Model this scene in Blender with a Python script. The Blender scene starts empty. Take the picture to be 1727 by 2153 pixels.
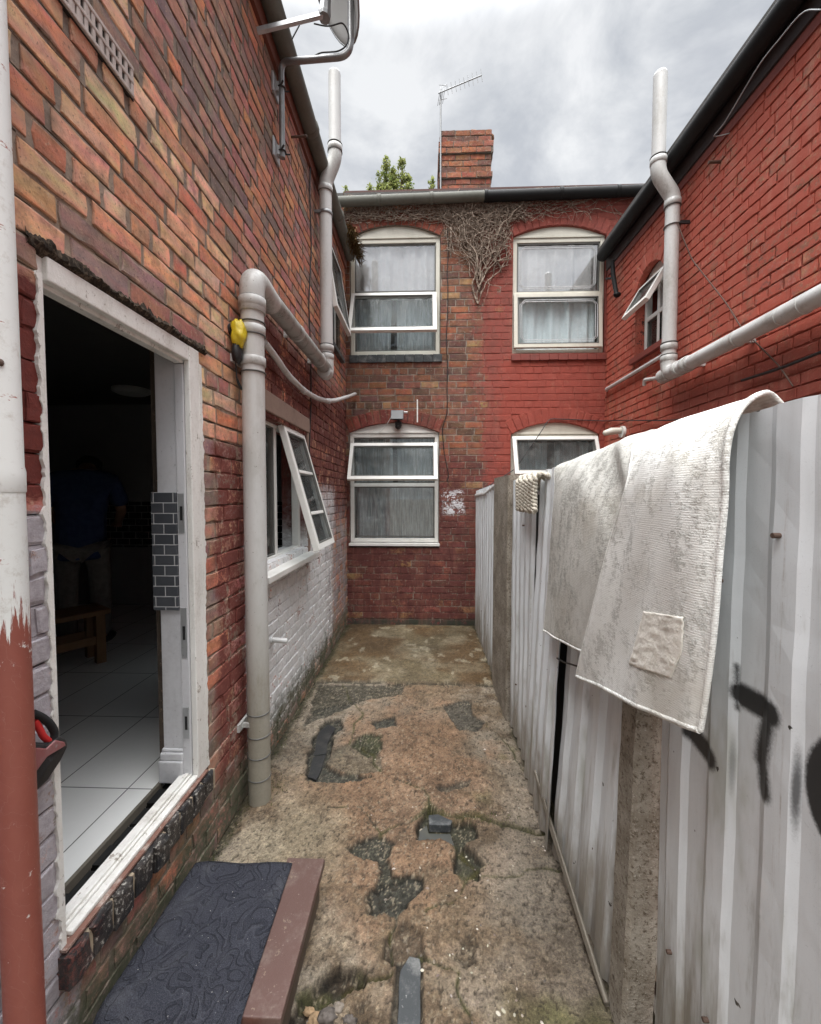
import bpy, bmesh, math, random
import numpy as np
from mathutils import Vector, Matrix, noise as mnoise

# ------------------------------------------------------------------ camera, world, sun
SC = bpy.context.scene
COL = SC.collection
HCAM = 1.7; FPX = 870.0
YAW = math.radians(1.94); PIT = math.radians(2.402)
cam = bpy.data.cameras.new('camera'); camo = bpy.data.objects.new('camera', cam); COL.objects.link(camo)
camo.location = (0, 0, HCAM); camo.rotation_euler = (math.pi/2-PIT, 0, YAW)
cam.sensor_fit = 'HORIZONTAL'; cam.sensor_width = 36; cam.lens = FPX/1727*36
cam.clip_start = .02; cam.clip_end = 500
SC.camera = camo
SC.view_settings.view_transform = 'Standard'; SC.view_settings.look = 'None'
SC.view_settings.gamma = 1; SC.view_settings.use_curve_mapping = False
SC.view_settings.exposure = 1.55
SUN_EL, SUN_ROT = math.radians(62), math.radians(200)

def N(nt, typ, ins=None, **props):
    n = nt.nodes.new(typ)
    for k, v in props.items(): setattr(n, k, v)
    for k, v in (ins or {}).items():
        s = n.inputs[k]
        if isinstance(v, bpy.types.NodeSocket): nt.links.new(v, s)
        else:
            if isinstance(v, tuple) and len(v) == 3 and s.type == 'RGBA': v = v+(1,)
            s.default_value = v
    return n
def Mth(nt, op, a, b=0.0, c=0.0, clamp=False):
    return N(nt, 'ShaderNodeMath', {0: a, 1: b, 2: c}, operation=op, use_clamp=clamp).outputs[0]
def noi(nt, vec, scale, detail=4.0, rough=.55, dist=0.0):
    return N(nt, 'ShaderNodeTexNoise', {'Vector': vec, 'Scale': scale, 'Detail': detail, 'Roughness': rough, 'Distortion': dist}).outputs[0]
def sm(nt, x, a, b, lo=0.0, hi=1.0):
    return N(nt, 'ShaderNodeMapRange', {0: x, 1: a, 2: b, 3: lo, 4: hi}, interpolation_type='SMOOTHSTEP').outputs[0]
def mix(nt, f, a, b, mode='MIX'):
    n = N(nt, 'ShaderNodeMix', None, data_type='RGBA', blend_type=mode)
    for i, v in ((0, f), (6, a), (7, b)):
        if isinstance(v, bpy.types.NodeSocket): nt.links.new(v, n.inputs[i])
        else: n.inputs[i].default_value = v+(1,) if isinstance(v, tuple) and len(v) == 3 else v
    return n.outputs[2]
def ramp(nt, f, stops):
    n = N(nt, 'ShaderNodeValToRGB', {0: f}); e = n.color_ramp.elements
    while len(e) < len(stops): e.new(.5)
    for el, (p, c) in zip(e, stops): el.position = p; el.color = tuple(c)+(1,)
    return n.outputs[0]
def scalev(nt, vec, s):
    return N(nt, 'ShaderNodeVectorMath', {0: vec, 1: s}, operation='MULTIPLY').outputs[0]

W = bpy.data.worlds.new('World'); SC.world = W; W.use_nodes = True
wt = W.node_tree; wt.nodes.clear()
sky = N(wt, 'ShaderNodeTexSky', None, sky_type='NISHITA', sun_disc=False, sun_elevation=SUN_EL, sun_rotation=SUN_ROT)
tc = N(wt, 'ShaderNodeTexCoord').outputs['Generated']
sz = N(wt, 'ShaderNodeSeparateXYZ', {0: tc})
den = Mth(wt, 'ADD', Mth(wt, 'MAXIMUM', sz.outputs[2], 0.0), .28)
cv = N(wt, 'ShaderNodeCombineXYZ', {0: Mth(wt, 'DIVIDE', sz.outputs[0], den), 1: Mth(wt, 'DIVIDE', sz.outputs[1], den), 2: .3})
c1 = noi(wt, cv.outputs[0], 2.4, 7, .58, .7); c2 = noi(wt, cv.outputs[0], 7.0, 5, .6, .5)
cc = Mth(wt, 'ADD', Mth(wt, 'MULTIPLY', c1, .75), Mth(wt, 'MULTIPLY', c2, .25))
cloud = ramp(wt, cc, [(.36, (1.75, 1.83, 1.96)), (.45, (2.05, 2.12, 2.22)), (.53, (2.55, 2.60, 2.66)), (.62, (3.2, 3.22, 3.23))])
lift = sm(wt, sz.outputs[2], .72, .93, 1.0, 10.5)          # overcast sky: the zenith is the brightest part
cloud = mix(wt, 1.0, cloud, N(wt, 'ShaderNodeCombineXYZ', {0: lift, 1: lift, 2: lift}).outputs[0], 'MULTIPLY')
wcol = mix(wt, .93, sky.outputs[0], cloud)
bg = N(wt, 'ShaderNodeBackground', {0: wcol, 1: .1})
N(wt, 'ShaderNodeOutputWorld', {0: bg.outputs[0]})
sl = bpy.data.lights.new('sun', 'SUN'); sl.energy = 1.5; sl.angle = math.radians(50); sl.color = (1, .97, .93)
so = bpy.data.objects.new('sun', sl); COL.objects.link(so)
sd = Vector((math.sin(SUN_ROT)*math.cos(SUN_EL), math.cos(SUN_ROT)*math.cos(SUN_EL), math.sin(SUN_EL)))
so.rotation_euler = sd.to_track_quat('Z', 'Y').to_euler(); so.location = sd*20

# ------------------------------------------------------------------ measuring the photograph
_F = np.array([-math.sin(YAW)*math.cos(PIT), math.cos(YAW)*math.cos(PIT), -math.sin(PIT)])
_R = np.array([math.cos(YAW), math.sin(YAW), 0]); _U = np.cross(_R, _F); _O = np.array([0, 0, HCAM])
def at(ax, px, py, v):
    d = _F*FPX+_R*(px-863.5)+_U*(1076.5-py); p = _O+d*((v-_O[ax])/d[ax])
    return Vector([float(c) for c in p])
XL, XR, D = -1.0, 2.25, 5.3
onL = lambda px, py, X=XL: at(0, px, py, X)
onB = lambda px, py, Y=D: at(1, px, py, Y)
onG = lambda px, py, Z=0.0: at(2, px, py, Z)

# ------------------------------------------------------------------ mesh helpers
ORG = {}
rnd = random.Random(7)
class MB:
    def __init__(s): s.v = []; s.f = []; s.c = []; s.col = None; s.smooth = []
    def add(s, vs, fs, smooth=False):
        o = len(s.v); s.v += [tuple(p) for p in vs]
        s.f += [tuple(i+o for i in f) for f in fs]; s.smooth += [smooth]*len(fs)
        if s.col is not None: s.c += [s.col]*len(vs)
        return s
    def box(s, a, b, T=None):
        x0, y0, z0 = a; x1, y1, z1 = b
        vs = [(x, y, z) for z in (z0, z1) for y in (y0, y1) for x in (x0, x1)]
        if T: vs = [T(*p) for p in vs]
        return s.add(vs, [(0, 2, 3, 1), (4, 5, 7, 6), (0, 1, 5, 4), (2, 6, 7, 3), (0, 4, 6, 2), (1, 3, 7, 5)])
    def tube(s, pts, r, n=10, cap=True, smooth=True):
        pts = [Vector(p) for p in pts]; rs = r if isinstance(r, (list, tuple)) else [r]*len(pts)
        vs = []; up = None
        for i, p in enumerate(pts):
            t = (pts[min(i+1, len(pts)-1)]-pts[max(i-1, 0)])
            if t.length < 1e-9: t = Vector((0, 0, 1))
            t.normalize()
            if up is None: up = t.orthogonal().normalized()
            up = (up-t*up.dot(t))
            up = up.normalized() if up.length > 1e-6 else t.orthogonal().normalized()
            b = t.cross(up)
            for k in range(n):
                a = 2*math.pi*k/n; vs.append(p+(up*math.cos(a)+b*math.sin(a))*rs[i])
        fs = [(i*n+k, i*n+(k+1) % n, (i+1)*n+(k+1) % n, (i+1)*n+k) for i in range(len(pts)-1) for k in range(n)]
        s.add(vs, fs, smooth)
        if cap:
            m = len(pts)-1
            s.add(vs[:n], [tuple(range(n))[::-1]]); s.add(vs[m*n:], [tuple(range(n))])
        return s
    def grid(s, rows, smooth=True):
        n = len(rows[0]); vs = [p for r in rows for p in r]
        return s.add(vs, [(i*n+j, i*n+j+1, (i+1)*n+j+1, (i+1)*n+j) for i in range(len(rows)-1) for j in range(n-1)], smooth)
    def prism(s, poly, w0, w1, T):
        n = len(poly); vs = [T(u, v, w) for w in (w0, w1) for u, v in poly]
        return s.add(vs, [tuple(range(n))[::-1], tuple(range(n, 2*n))]+[(i, (i+1) % n, n+(i+1) % n, n+i) for i in range(n)])
    def ball(s, c, rx, ry=None, rz=None, n=12, m=8, jit=0, seed=0):
        ry = ry or rx; rz = rz or rx; rows = []
        for i in range(m+1):
            th = math.pi*i/m; row = []
            for k in range(n+1):
                a = 2*math.pi*(k % n)/n; d = Vector((math.sin(th)*math.cos(a), math.sin(th)*math.sin(a), math.cos(th)))
                q = 1+jit*mnoise.noise(d*2.3+Vector((seed, 0, 0)))
                row.append((c[0]+d.x*rx*q, c[1]+d.y*ry*q, c[2]+d.z*rz*q))
            rows.append(row)
        return s.grid(rows)
    def build(s, name, mat=None, parent=None, bevel=0, fixn=True, org=None, merge=False):
        o0 = Vector(org) if org is not None else (ORG.get(parent.name, Vector()) if parent else Vector())
        me = bpy.data.meshes.new(name)
        me.from_pydata([tuple(Vector(p)-o0) for p in s.v], [], s.f)
        if s.col is not None:
            a = me.color_attributes.new('bcol', 'FLOAT_COLOR', 'POINT')
            a.data.foreach_set('color', np.array([tuple(c)+(1,) for c in s.c], dtype=np.float32).ravel())
        me.polygons.foreach_set('use_smooth', s.smooth)
        if fixn or merge:
            bm = bmesh.new(); bm.from_mesh(me)
            if merge: bmesh.ops.remove_doubles(bm, verts=bm.verts, dist=1e-5)
            bmesh.ops.recalc_face_normals(bm, faces=bm.faces); bm.to_mesh(me); bm.free()
        if mat: me.materials.append(mat)
        ob = bpy.data.objects.new(name, me); COL.objects.link(ob)
        if parent: ob.parent = parent
        else: ob.location = o0
        ORG[ob.name] = o0
        if bevel:
            b = ob.modifiers.new('bevel', 'BEVEL'); b.width = bevel; b.segments = 2; b.limit_method = 'ANGLE'
        return ob
def empty(name, loc):
    o = bpy.data.objects.new(name, None); o.location = loc; o.empty_display_size = .1; COL.objects.link(o)
    ORG[o.name] = Vector(loc); return o
def tag(o, label, cat, group=None, kind=None):
    if label: o['label'] = label
    if cat: o['category'] = cat
    if group: o['group'] = group
    if kind: o['kind'] = kind
    return o
def arc(c, r, a0, a1, n, e1, e2):
    e1 = Vector(e1); e2 = Vector(e2); c = Vector(c)
    return [c+e1*(r*math.cos(a0+(a1-a0)*i/n))+e2*(r*math.sin(a0+(a1-a0)*i/n)) for i in range(n+1)]
def bend(pts, r, n=6):
    """polyline with rounded corners"""
    pts = [Vector(p) for p in pts]; out = [pts[0]]
    for i in range(1, len(pts)-1):
        a = (pts[i-1]-pts[i]); b = (pts[i+1]-pts[i]); q = min(r, a.length*.49, b.length*.49)
        p0 = pts[i]+a.normalized()*q; p1 = pts[i]+b.normalized()*q
        for k in range(n+1):
            t = k/n; out.append(p0*(1-t)**2+pts[i]*2*t*(1-t)+p1*t*t)
    return out+[pts[-1]]
def ring(mb, p, d, r, h, n=20):
    p = Vector(p); d = Vector(d).normalized()
    mb.tube([p-d*h/2, p-d*(h/2-.002), p+d*(h/2-.002), p+d*h/2], [r-.003, r, r, r-.003], n)

# ------------------------------------------------------------------ materials
def base_mat(name):
    m = bpy.data.materials.new(name); m.use_nodes = True; nt = m.node_tree; nt.nodes.clear()
    out = N(nt, 'ShaderNodeOutputMaterial'); p = N(nt, 'ShaderNodeBsdfPrincipled')
    nt.links.new(p.outputs[0], out.inputs[0])
    pos = N(nt, 'ShaderNodeNewGeometry').outputs['Position']
    return m, nt, p, pos
def setin(nt, p, k, v):
    if isinstance(v, bpy.types.NodeSocket): nt.links.new(v, p.inputs[k])
    else: p.inputs[k].default_value = v+(1,) if isinstance(v, tuple) and len(v) == 3 else v
def bump(nt, p, h, strength=.4, dist=.004):
    b = N(nt, 'ShaderNodeBump', {'Strength': strength, 'Distance': dist, 'Height': h}); nt.links.new(b.outputs[0], p.inputs['Normal'])
def paint(name, col, rough=.45, dirt=.35, dcol=(.12, .1, .075), dscale=5.0, metal=0.0, bmp=.08, vert=True, spec=.5, chip=0):
    """paint / plastic / metal with streaky dirt, speckle and uneven gloss"""
    m, nt, p, pos = base_mat(name)
    sv = scalev(nt, pos, (1, 1, .25)) if vert else pos
    n1 = noi(nt, sv, dscale, 6, .65); n2 = noi(nt, pos, dscale*9, 5, .7)
    d = Mth(nt, 'MULTIPLY', sm(nt, Mth(nt, 'ADD', Mth(nt, 'MULTIPLY', n1, .7), Mth(nt, 'MULTIPLY', n2, .3)), .46, .72), dirt)
    c = mix(nt, d, col, dcol)
    sp = sm(nt, noi(nt, pos, 90, 2, .5), .70, .76)
    c = mix(nt, Mth(nt, 'MULTIPLY', sp, min(1, dirt*1.3)), c, dcol)
    if chip: c = mix(nt, Mth(nt, 'MULTIPLY', sm(nt, noi(nt, scalev(nt, pos, (1, 1, .5)), 15, 6, .8), .615, .63), chip), c, (.24, .19, .14))
    c = mix(nt, 1.0, c, ramp(nt, noi(nt, pos, 2.3, 3), [(.3, (.9, .9, .89)), (.7, (1.05, 1.05, 1.05))]), 'MULTIPLY')
    setin(nt, p, 'Base Color', c)
    setin(nt, p, 'Roughness', Mth(nt, 'ADD', Mth(nt, 'MULTIPLY', n2, .3), rough-.12, clamp=True))
    setin(nt, p, 'Metallic', metal); setin(nt, p, 'Specular IOR Level', spec)
    bump(nt, p, Mth(nt, 'ADD', n2, noi(nt, pos, 220, 2)), bmp*2, .002)
    return m
def rectmask(nt, u, v, u0, u1, v0, v1, su, sv):
    a = Mth(nt, 'MULTIPLY', sm(nt, u, u0-su, u0+su), sm(nt, u, u1-su, u1+su, 1.0, 0.0))
    b = Mth(nt, 'MULTIPLY', sm(nt, v, v0-sv, v0+sv), sm(nt, v, v1-sv, v1+sv, 1.0, 0.0))
    return Mth(nt, 'MULTIPLY', a, b)
def brickmat(name, ax, layers=(), rough=.86, grime=.5, smearc=(.44, .36, .27), haze=0, streak=0):
    """ax = horizontal axis (0 x, 1 y). layers: (u0,u1,v0,v1, soft, wobble, cover lo, cover hi, colour a, colour b)"""
    m, nt, p, pos = base_mat(name)
    s = N(nt, 'ShaderNodeSeparateXYZ', {0: pos}); u0_, v0_ = s.outputs[ax], s.outputs[2]
    col = N(nt, 'ShaderNodeAttribute', None, attribute_name='bcol').outputs['Color']
    nb = noi(nt, pos, 14, 6, .7); nf = noi(nt, pos, 70, 5, .75); nl = noi(nt, pos, 1.6, 4, .6)
    col = mix(nt, 1.0, col, ramp(nt, nb, [(.28, (.50, .48, .48)), (.5, (1, 1, 1)), (.72, (1.42, 1.36, 1.25))]), 'MULTIPLY')
    col = mix(nt, sm(nt, nf, .56, .68, 0, .7), col, (.07, .055, .045))          # pits
    col = mix(nt, sm(nt, noi(nt, pos, 33, 5, .75), .56, .68, 0, .6), col, smearc)   # lime smears
    if haze: col = mix(nt, sm(nt, noi(nt, pos, 4.5, 6, .72), .36, .66, haze*.35, haze), col, (.56, .40, .30))
    if streak:
        sk = sm(nt, noi(nt, scalev(nt, pos, (5, 5, .55)), 1.6, 5, .68), .50, .68); col0 = col
    gr = Mth(nt, 'MULTIPLY', sm(nt, Mth(nt, 'ADD', Mth(nt, 'MULTIPLY', nl, .75), Mth(nt, 'MULTIPLY', nb, .25)), .5, .68), grime)
    col = mix(nt, gr, col, (.06, .052, .046))
    w1 = noi(nt, pos, 3.2, 5, .65); w2 = noi(nt, scalev(nt, pos, (1.3, 1.3, 2.2)), 11, 5, .75, .4)
    ww = Mth(nt, 'ADD', Mth(nt, 'MULTIPLY', w1, .6), Mth(nt, 'MULTIPLY', w2, .4))
    cov = Mth(nt, 'ADD', Mth(nt, 'MULTIPLY', noi(nt, pos, 6, 6, .72), .55), Mth(nt, 'MULTIPLY', noi(nt, pos, 45, 5, .75), .45))
    for (a0, a1, b0, b1, soft, wob, clo, chi, ca, cb) in layers:
        u = Mth(nt, 'ADD', u0_, Mth(nt, 'MULTIPLY', Mth(nt, 'SUBTRACT', ww, .5), wob*2))
        v = Mth(nt, 'ADD', v0_, Mth(nt, 'MULTIPLY', Mth(nt, 'SUBTRACT', w2, .5), wob*1.4))
        mk = rectmask(nt, u, v, a0, a1, b0, b1, soft, soft)
        mk = Mth(nt, 'MULTIPLY', mk, sm(nt, cov, clo, chi))
        col = mix(nt, mk, col, mix(nt, sm(nt, cov, .38, .62), ca, cb))
    if streak:
        col = mix(nt, Mth(nt, 'MULTIPLY', sk, streak), col, (.44, .19, .135)); sd2 = sm(nt, noi(nt, scalev(nt, pos, (9, 9, .8)), 1.3, 5, .7), .56, .7)
        col = mix(nt, Mth(nt, 'MULTIPLY', sd2, streak*.9), col, (.12, .045, .035)); col = mix(nt, sm(nt, noi(nt, pos, 21, 5, .78), .60, .64, 0, streak*1.3), col, (.42, .24, .16))
    setin(nt, p, 'Base Color', col); setin(nt, p, 'Roughness', Mth(nt, 'ADD', rough-.14, Mth(nt, 'MULTIPLY', nb, .28)))
    setin(nt, p, 'Specular IOR Level', .35)
    bump(nt, p, Mth(nt, 'ADD', Mth(nt, 'MULTIPLY', nb, 1.6), nf), .55, .006)
    return m
def plain(name, col, rough=.7, spec=.4):
    return paint(name, col, rough, .2, tuple(c*.5 for c in col), 6, 0, .1, False, spec)
def glassmat(name, refl=.16, tint=(.93, .96, .96), bl=.17):
    m = bpy.data.materials.new(name); m.use_nodes = True; nt = m.node_tree; nt.nodes.clear()
    out = N(nt, 'ShaderNodeOutputMaterial')
    lw = N(nt, 'ShaderNodeLayerWeight', {0: bl}).outputs['Fresnel']
    pos = N(nt, 'ShaderNodeNewGeometry').outputs['Position']
    b = N(nt, 'ShaderNodeBump', {'Strength': .02, 'Distance': .01, 'Height': noi(nt, pos, 2.5, 2)})
    gl = N(nt, 'ShaderNodeBsdfGlossy', {'Color': (1, 1, 1, 1), 'Roughness': .012, 'Normal': b.outputs[0]})
    tr = N(nt, 'ShaderNodeBsdfTransparent', {'Color': tint+(1,)})
    dirt = N(nt, 'ShaderNodeBsdfDiffuse', {'Color': (.55, .55, .52, 1)})
    f = Mth(nt, 'ADD', lw, refl, clamp=True)
    a = N(nt, 'ShaderNodeMixShader', {0: f, 1: tr.outputs[0], 2: gl.outputs[0]})
    df = sm(nt, noi(nt, pos, 5, 6, .7), .45, .75, .02, .10)
    c = N(nt, 'ShaderNodeMixShader', {0: df, 1: a.outputs[0], 2: dirt.outputs[0]})
    nt.links.new(c.outputs[0], out.inputs[0]); return m
def clothmat(name, ca, cb, scale=40, lo=.45, hi=.6, rough=.95, translucent=0, stretch=(1, 1, 1), weave=0, bmp=.3):
    m, nt, p, pos = base_mat(name)
    n = noi(nt, scalev(nt, pos, stretch), scale, 5, .7)
    setin(nt, p, 'Base Color', mix(nt, sm(nt, n, lo, hi), ca, cb)); setin(nt, p, 'Roughness', rough)
    setin(nt, p, 'Specular IOR Level', .15)
    bump(nt, p, noi(nt, pos, weave or 300, 3, .6), bmp, .003)
    if translucent:
        out = [x for x in nt.nodes if x.type == 'OUTPUT_MATERIAL'][0]
        t = N(nt, 'ShaderNodeBsdfTransparent')
        ms = N(nt, 'ShaderNodeMixShader', {0: sm(nt, n, lo, hi, translucent, translucent*.25), 1: p.outputs[0], 2: t.outputs[0]})
        nt.links.new(ms.outputs[0], out.inputs[0])
    return m

RED = (.43, .092, .059); RED2 = (.20, .030, .020); DRED = (.165, .034, .024)
M = {}
M['brickL'] = brickmat('left_brick', 1, [
    (1.93, 2.50, -.2, 1.95, .05, .22, .42, .50, (.21, .06, .045), (.16, .045, .036)),
    (2.36, 5.4, 1.40, 2.86, .12, .30, .38, .50, (.17, .045, .034), (.11, .035, .028)),
    (0.3, 1.10, 1.69, 2.26, .02, .10, .30, .42, (.17, .035, .026), (.12, .028, .022)),
    (0.3, 1.10, -.2, 1.66, .02, .14, .38, .48, (.50, .47, .50), (.34, .31, .33)),
    (2.26, 2.42, .1, 1.45, .02, .04, .36, .46, (.60, .60, .63), (.48, .48, .5)),
    (2.40, 4.45, .14, 1.36, .10, .30, .395, .45, (.80, .80, .80), (.56, .555, .55)),
    (3.55, 4.55, 1.20, 1.74, .10, .25, .40, .50, (.74, .73, .73), (.5, .48, .48)),
    (4.2, 5.3, .15, 1.5, .25, .45, .45, .55, (.50, .47, .47), (.30, .26, .26)),
    (0.3, 5.4, -.3, .26, .12, .25, .38, .52, (.15, .135, .10), (.08, .085, .05)),
], grime=.34, smearc=(.56, .40, .27), haze=.07)
M['brickB'] = brickmat('back_brick', 0, [
    (.74, 3.2, 1.7, 5.6, .035, .42, .36, .45, (.27, .064, .048), (.19, .052, .041)),
    (.58, 1.15, 2.5, 4.6, .06, .50, .46, .54, (.25, .07, .052), (.18, .055, .042)),
    (.95, 2.3, 2.0, 3.40, .10, .40, .34, .44, (.31, .064, .044), (.25, .056, .040)),
    (-1.2, .66, -.1, 2.15, .25, .4, .42, .54, (.13, .036, .03), (.10, .034, .03)),
    (.23, .50, 1.44, 1.74, .03, .12, .49, .52, (.72, .72, .74), (.6, .6, .62)),
    (-1.2, 3.2, -.1, .09, .03, .07, .40, .5, (.06, .052, .045), (.045, .05, .035)),
], grime=.34, streak=.16)
M['brickR'] = brickmat('red_painted_brick', 1, [
    (-2, 6, -1, 6, .1, .1, .425, .485, RED, (.40, .09, .058)),
    (1.0, 3.9, 1.5, 2.62, .12, .25, .34, .46, (.30, .065, .045), (.25, .07, .05)),
], rough=.7, grime=.14, streak=.36)
M['white'] = paint('white_painted_wood', (.80, .785, .75), .5, .5, (.30, .25, .19), 10, bmp=.35, chip=.75)
M['upvc'] = paint('white_plastic_frame', (.76, .755, .72), .32, .22, (.36, .33, .26), 6, bmp=.04)
M['cream'] = paint('cream_plastic_frame', (.62, .60, .52), .36, .3, (.30, .27, .2), 6, bmp=.05)
M['pipe'] = paint('grey_plastic_pipe', (.52, .52, .505), .38, .85, (.17, .15, .115), 7, bmp=.05)
def lowpipe():
    m, nt, p, pos = base_mat('splashed_grey_pipe'); z = N(nt, 'ShaderNodeSeparateXYZ', {0: pos}).outputs[2]
    a = noi(nt, scalev(nt, pos, (1, 1, .35)), 9, 6, .7); b = noi(nt, pos, 60, 5, .75)
    k = sm(nt, Mth(nt, 'ADD', z, Mth(nt, 'MULTIPLY', Mth(nt, 'SUBTRACT', a, .5), 1.6)), 1.35, .25)
    c = mix(nt, sm(nt, a, .4, .65), (.56, .56, .545), (.47, .465, .44)); c = mix(nt, Mth(nt, 'MULTIPLY', k, .85), c, mix(nt, b, (.15, .13, .09), (.30, .27, .20)))
    c = mix(nt, sm(nt, b, .64, .70), c, (.12, .10, .07))
    setin(nt, p, 'Base Color', c); setin(nt, p, 'Roughness', Mth(nt, 'ADD', .3, Mth(nt, 'MULTIPLY', k, .4))); bump(nt, p, b, .12, .002); return m
M['pipe_low'] = lowpipe()
M['pipe_dark'] = paint('dark_joint_rubber', (.10, .10, .095), .5, .3, (.05, .05, .04), 6)
M['pipe_mossy'] = paint('stained_grey_pipe', (.33, .33, .31), .4, 1.0, (.07, .065, .045), 13, bmp=.1, vert=False)
M['pale_pipe'] = paint('pale_plastic_pipe', (.58, .58, .57), .38, .6, (.28, .26, .22), 6, bmp=.04)
M['gutter'] = paint('grey_green_gutter', (.125, .125, .105), .72, .6, (.07, .07, .055), 4, bmp=.05)
M['gutter_black'] = paint('black_iron_gutter', (.009, .009, .0095), .62, .3, (.03, .027, .024), 5, bmp=.1, spec=.25)
M['steel'] = paint('grey_steel_tube', (.27, .275, .28), .38, .4, (.1, .09, .08), 12, metal=.55, bmp=.04)
M['galv'] = paint('galvanised_bracket', (.5, .51, .52), .4, .4, (.2, .2, .2), 20, metal=.6, bmp=.06)
M['black'] = paint('black_plastic', (.016, .016, .017), .45, .3, (.05, .047, .043), 9)
M['rust'] = paint('rusty_metal', (.10, .06, .045), .7, .6, (.05, .03, .02), 15)
M['slate_black'] = paint('black_slate', (.018, .019, .020), .45, .6, (.07, .065, .055), 14, bmp=.3, vert=False)
M['slate'] = paint('dark_slate', (.036, .041, .044), .5, .75, (.26, .26, .25), 11, bmp=.25, vert=False)
M['roof'] = paint('grey_roof_tile', (.09, .085, .082), .8, .5, (.04, .045, .035), 4, bmp=.3)
M['redsill'] = paint('red_painted_sill', (.20, .040, .028), .6, .55, (.08, .035, .03), 9, bmp=.3, vert=False)
M['render'] = paint('stained_render', (.27, .185, .145), .9, .6, (.16, .1, .08), 5, bmp=.35, vert=False)
M['plaster'] = paint('grey_white_plaster', (.62, .62, .64), .6, .35, (.25, .24, .24), 5, bmp=.12)
M['interior'] = paint('unlit_interior_tone', (.09, .085, .08), .85, .2, (.05, .05, .05), 3)  # dark wall colour stands in for the lack of light indoors
M['glass'] = glassmat('window_glass', .07)
M['glass_sash'] = glassmat('tilted_window_glass', .0, (.85, .88, .89), .07)
M['glass_sky'] = glassmat('sky_reflecting_glass', .22, (1, 1, 1))
M['glass_clear'] = glassmat('thin_window_glass', .04)
M['wood'] = paint('bench_wood', (.22, .12, .055), .55, .3, (.1, .05, .025), 10, bmp=.1, vert=False)
M['curtain'] = clothmat('net_curtain', (.88, .91, .92), (.95, .96, .96), 55, .42, .6, translucent=0, stretch=(1, 1, .5))
M['curtain_dim'] = clothmat('lace_curtain', (.56, .58, .60), (.76, .78, .80), 30, .42, .66, translucent=.28, stretch=(1.6, 1, .12))
M['vine'] = clothmat('dead_vine', (.12, .085, .062), (.40, .325, .265), 35, .35, .65, bmp=.5)
M['moss'] = clothmat('dry_moss', (.085, .05, .022), (.15, .105, .045), 30, .4, .6)
def leafmat():
    m, nt, p, pos = base_mat('tree_leaf'); out = [x for x in nt.nodes if x.type == 'OUTPUT_MATERIAL'][0]
    c = mix(nt, sm(nt, noi(nt, pos, 6, 4, .7), .35, .65), (.12, .16, .045), (.34, .36, .13)); setin(nt, p, 'Base Color', c); setin(nt, p, 'Roughness', .5)
    t = N(nt, 'ShaderNodeBsdfTranslucent', {0: c}); ms = N(nt, 'ShaderNodeMixShader', {0: .5, 1: p.outputs[0], 2: t.outputs[0]}); nt.links.new(ms.outputs[0], out.inputs[0]); return m
M['leaf'] = leafmat()
M['leaf_old'] = clothmat('tree_leaf', (.10, .14, .035), (.25, .27, .10), 5, .4, .6)
M['bark'] = clothmat('tree_bark', (.07, .055, .04), (.14, .11, .08), 12, .4, .6, stretch=(1, 1, .2))

# ------------------------------------------------------------------ brickwork
def TL(u, v, w): return Vector((XL+w, u, v))
def TB(u, v, w): return Vector((u, D-w, v))
def TR(u, v, w): return Vector((XR-w, u, v))
def one_brick(mb, T, u0, u1, v0, v1, rg, wob=.0022, proud=.0, chip=.15, mc=None, smear=.5, bv=1.0):
    du, dv = (u1-u0), (v1-v0); nl = max(2, round(du/.05))
    ol = [(u0+du*i/nl, v0) for i in range(nl)]+[(u1, v0+dv*i/2) for i in range(2)] + \
         [(u1-du*i/nl, v1) for i in range(nl)]+[(u0, v1-dv*i/2) for i in range(2)]
    n = len(ol); cu, cv = (u0+u1)/2, (v0+v1)/2; pr = proud+rg.uniform(-.0018, .0022)
    tl1, tl2 = rg.uniform(-.012, .012), rg.uniform(-.03, .03)
    e = []; inn = []
    for k, (u, v) in enumerate(ol):
        u += rg.uniform(-wob, wob); v += rg.uniform(-wob, wob)
        bev = rg.uniform(.002, .004)*bv
        if rg.random() < chip: bev = rg.uniform(.005, .013)*bv
        fu = 1-min(.5, bev/max(abs(u-cu), .02)); fv = 1-min(.5, bev/max(abs(v-cv), .02))
        e.append((u, v)); inn.append((cu+(u-cu)*fu, cv+(v-cv)*fv))
    f = lambda u, v: pr+(u-cu)*tl1+(v-cv)*tl2
    vs = [T(u, v, -.016) for u, v in e]+[T(u, v, f(u, v)-.0045*bv) for u, v in e]+[T(u, v, f(u, v)) for u, v in inn]+[T(cu, cv, f(cu, cv)+.0006)]
    fs = []
    for k in range(n):
        j = (k+1) % n
        fs += [(k, j, n+j, n+k), (n+k, n+j, 2*n+j, 2*n+k), (2*n+k, 2*n+j, 3*n)]
    mb.add(vs, fs, False)
    if mc is not None and mb.col is not None:
        c = mb.col; L = lambda a, b, t: tuple(x+(y-x)*t for x, y in zip(a, b)); out = [mc]*n
        sm_ = smear*rg.random()*1.6
        out += [L(c, mc, min(1, rg.uniform(.2, 1.0)*(.35+sm_))) for _ in range(n)]
        out += [L(tuple(x*rg.uniform(.82, 1.15) for x in c), mc, max(0, min(1, sm_*rg.uniform(-.5, .9)))) for _ in range(n)]
        out += [tuple(x*rg.uniform(.85, 1.2) for x in c)]
        mb.c[-len(vs):] = out
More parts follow.
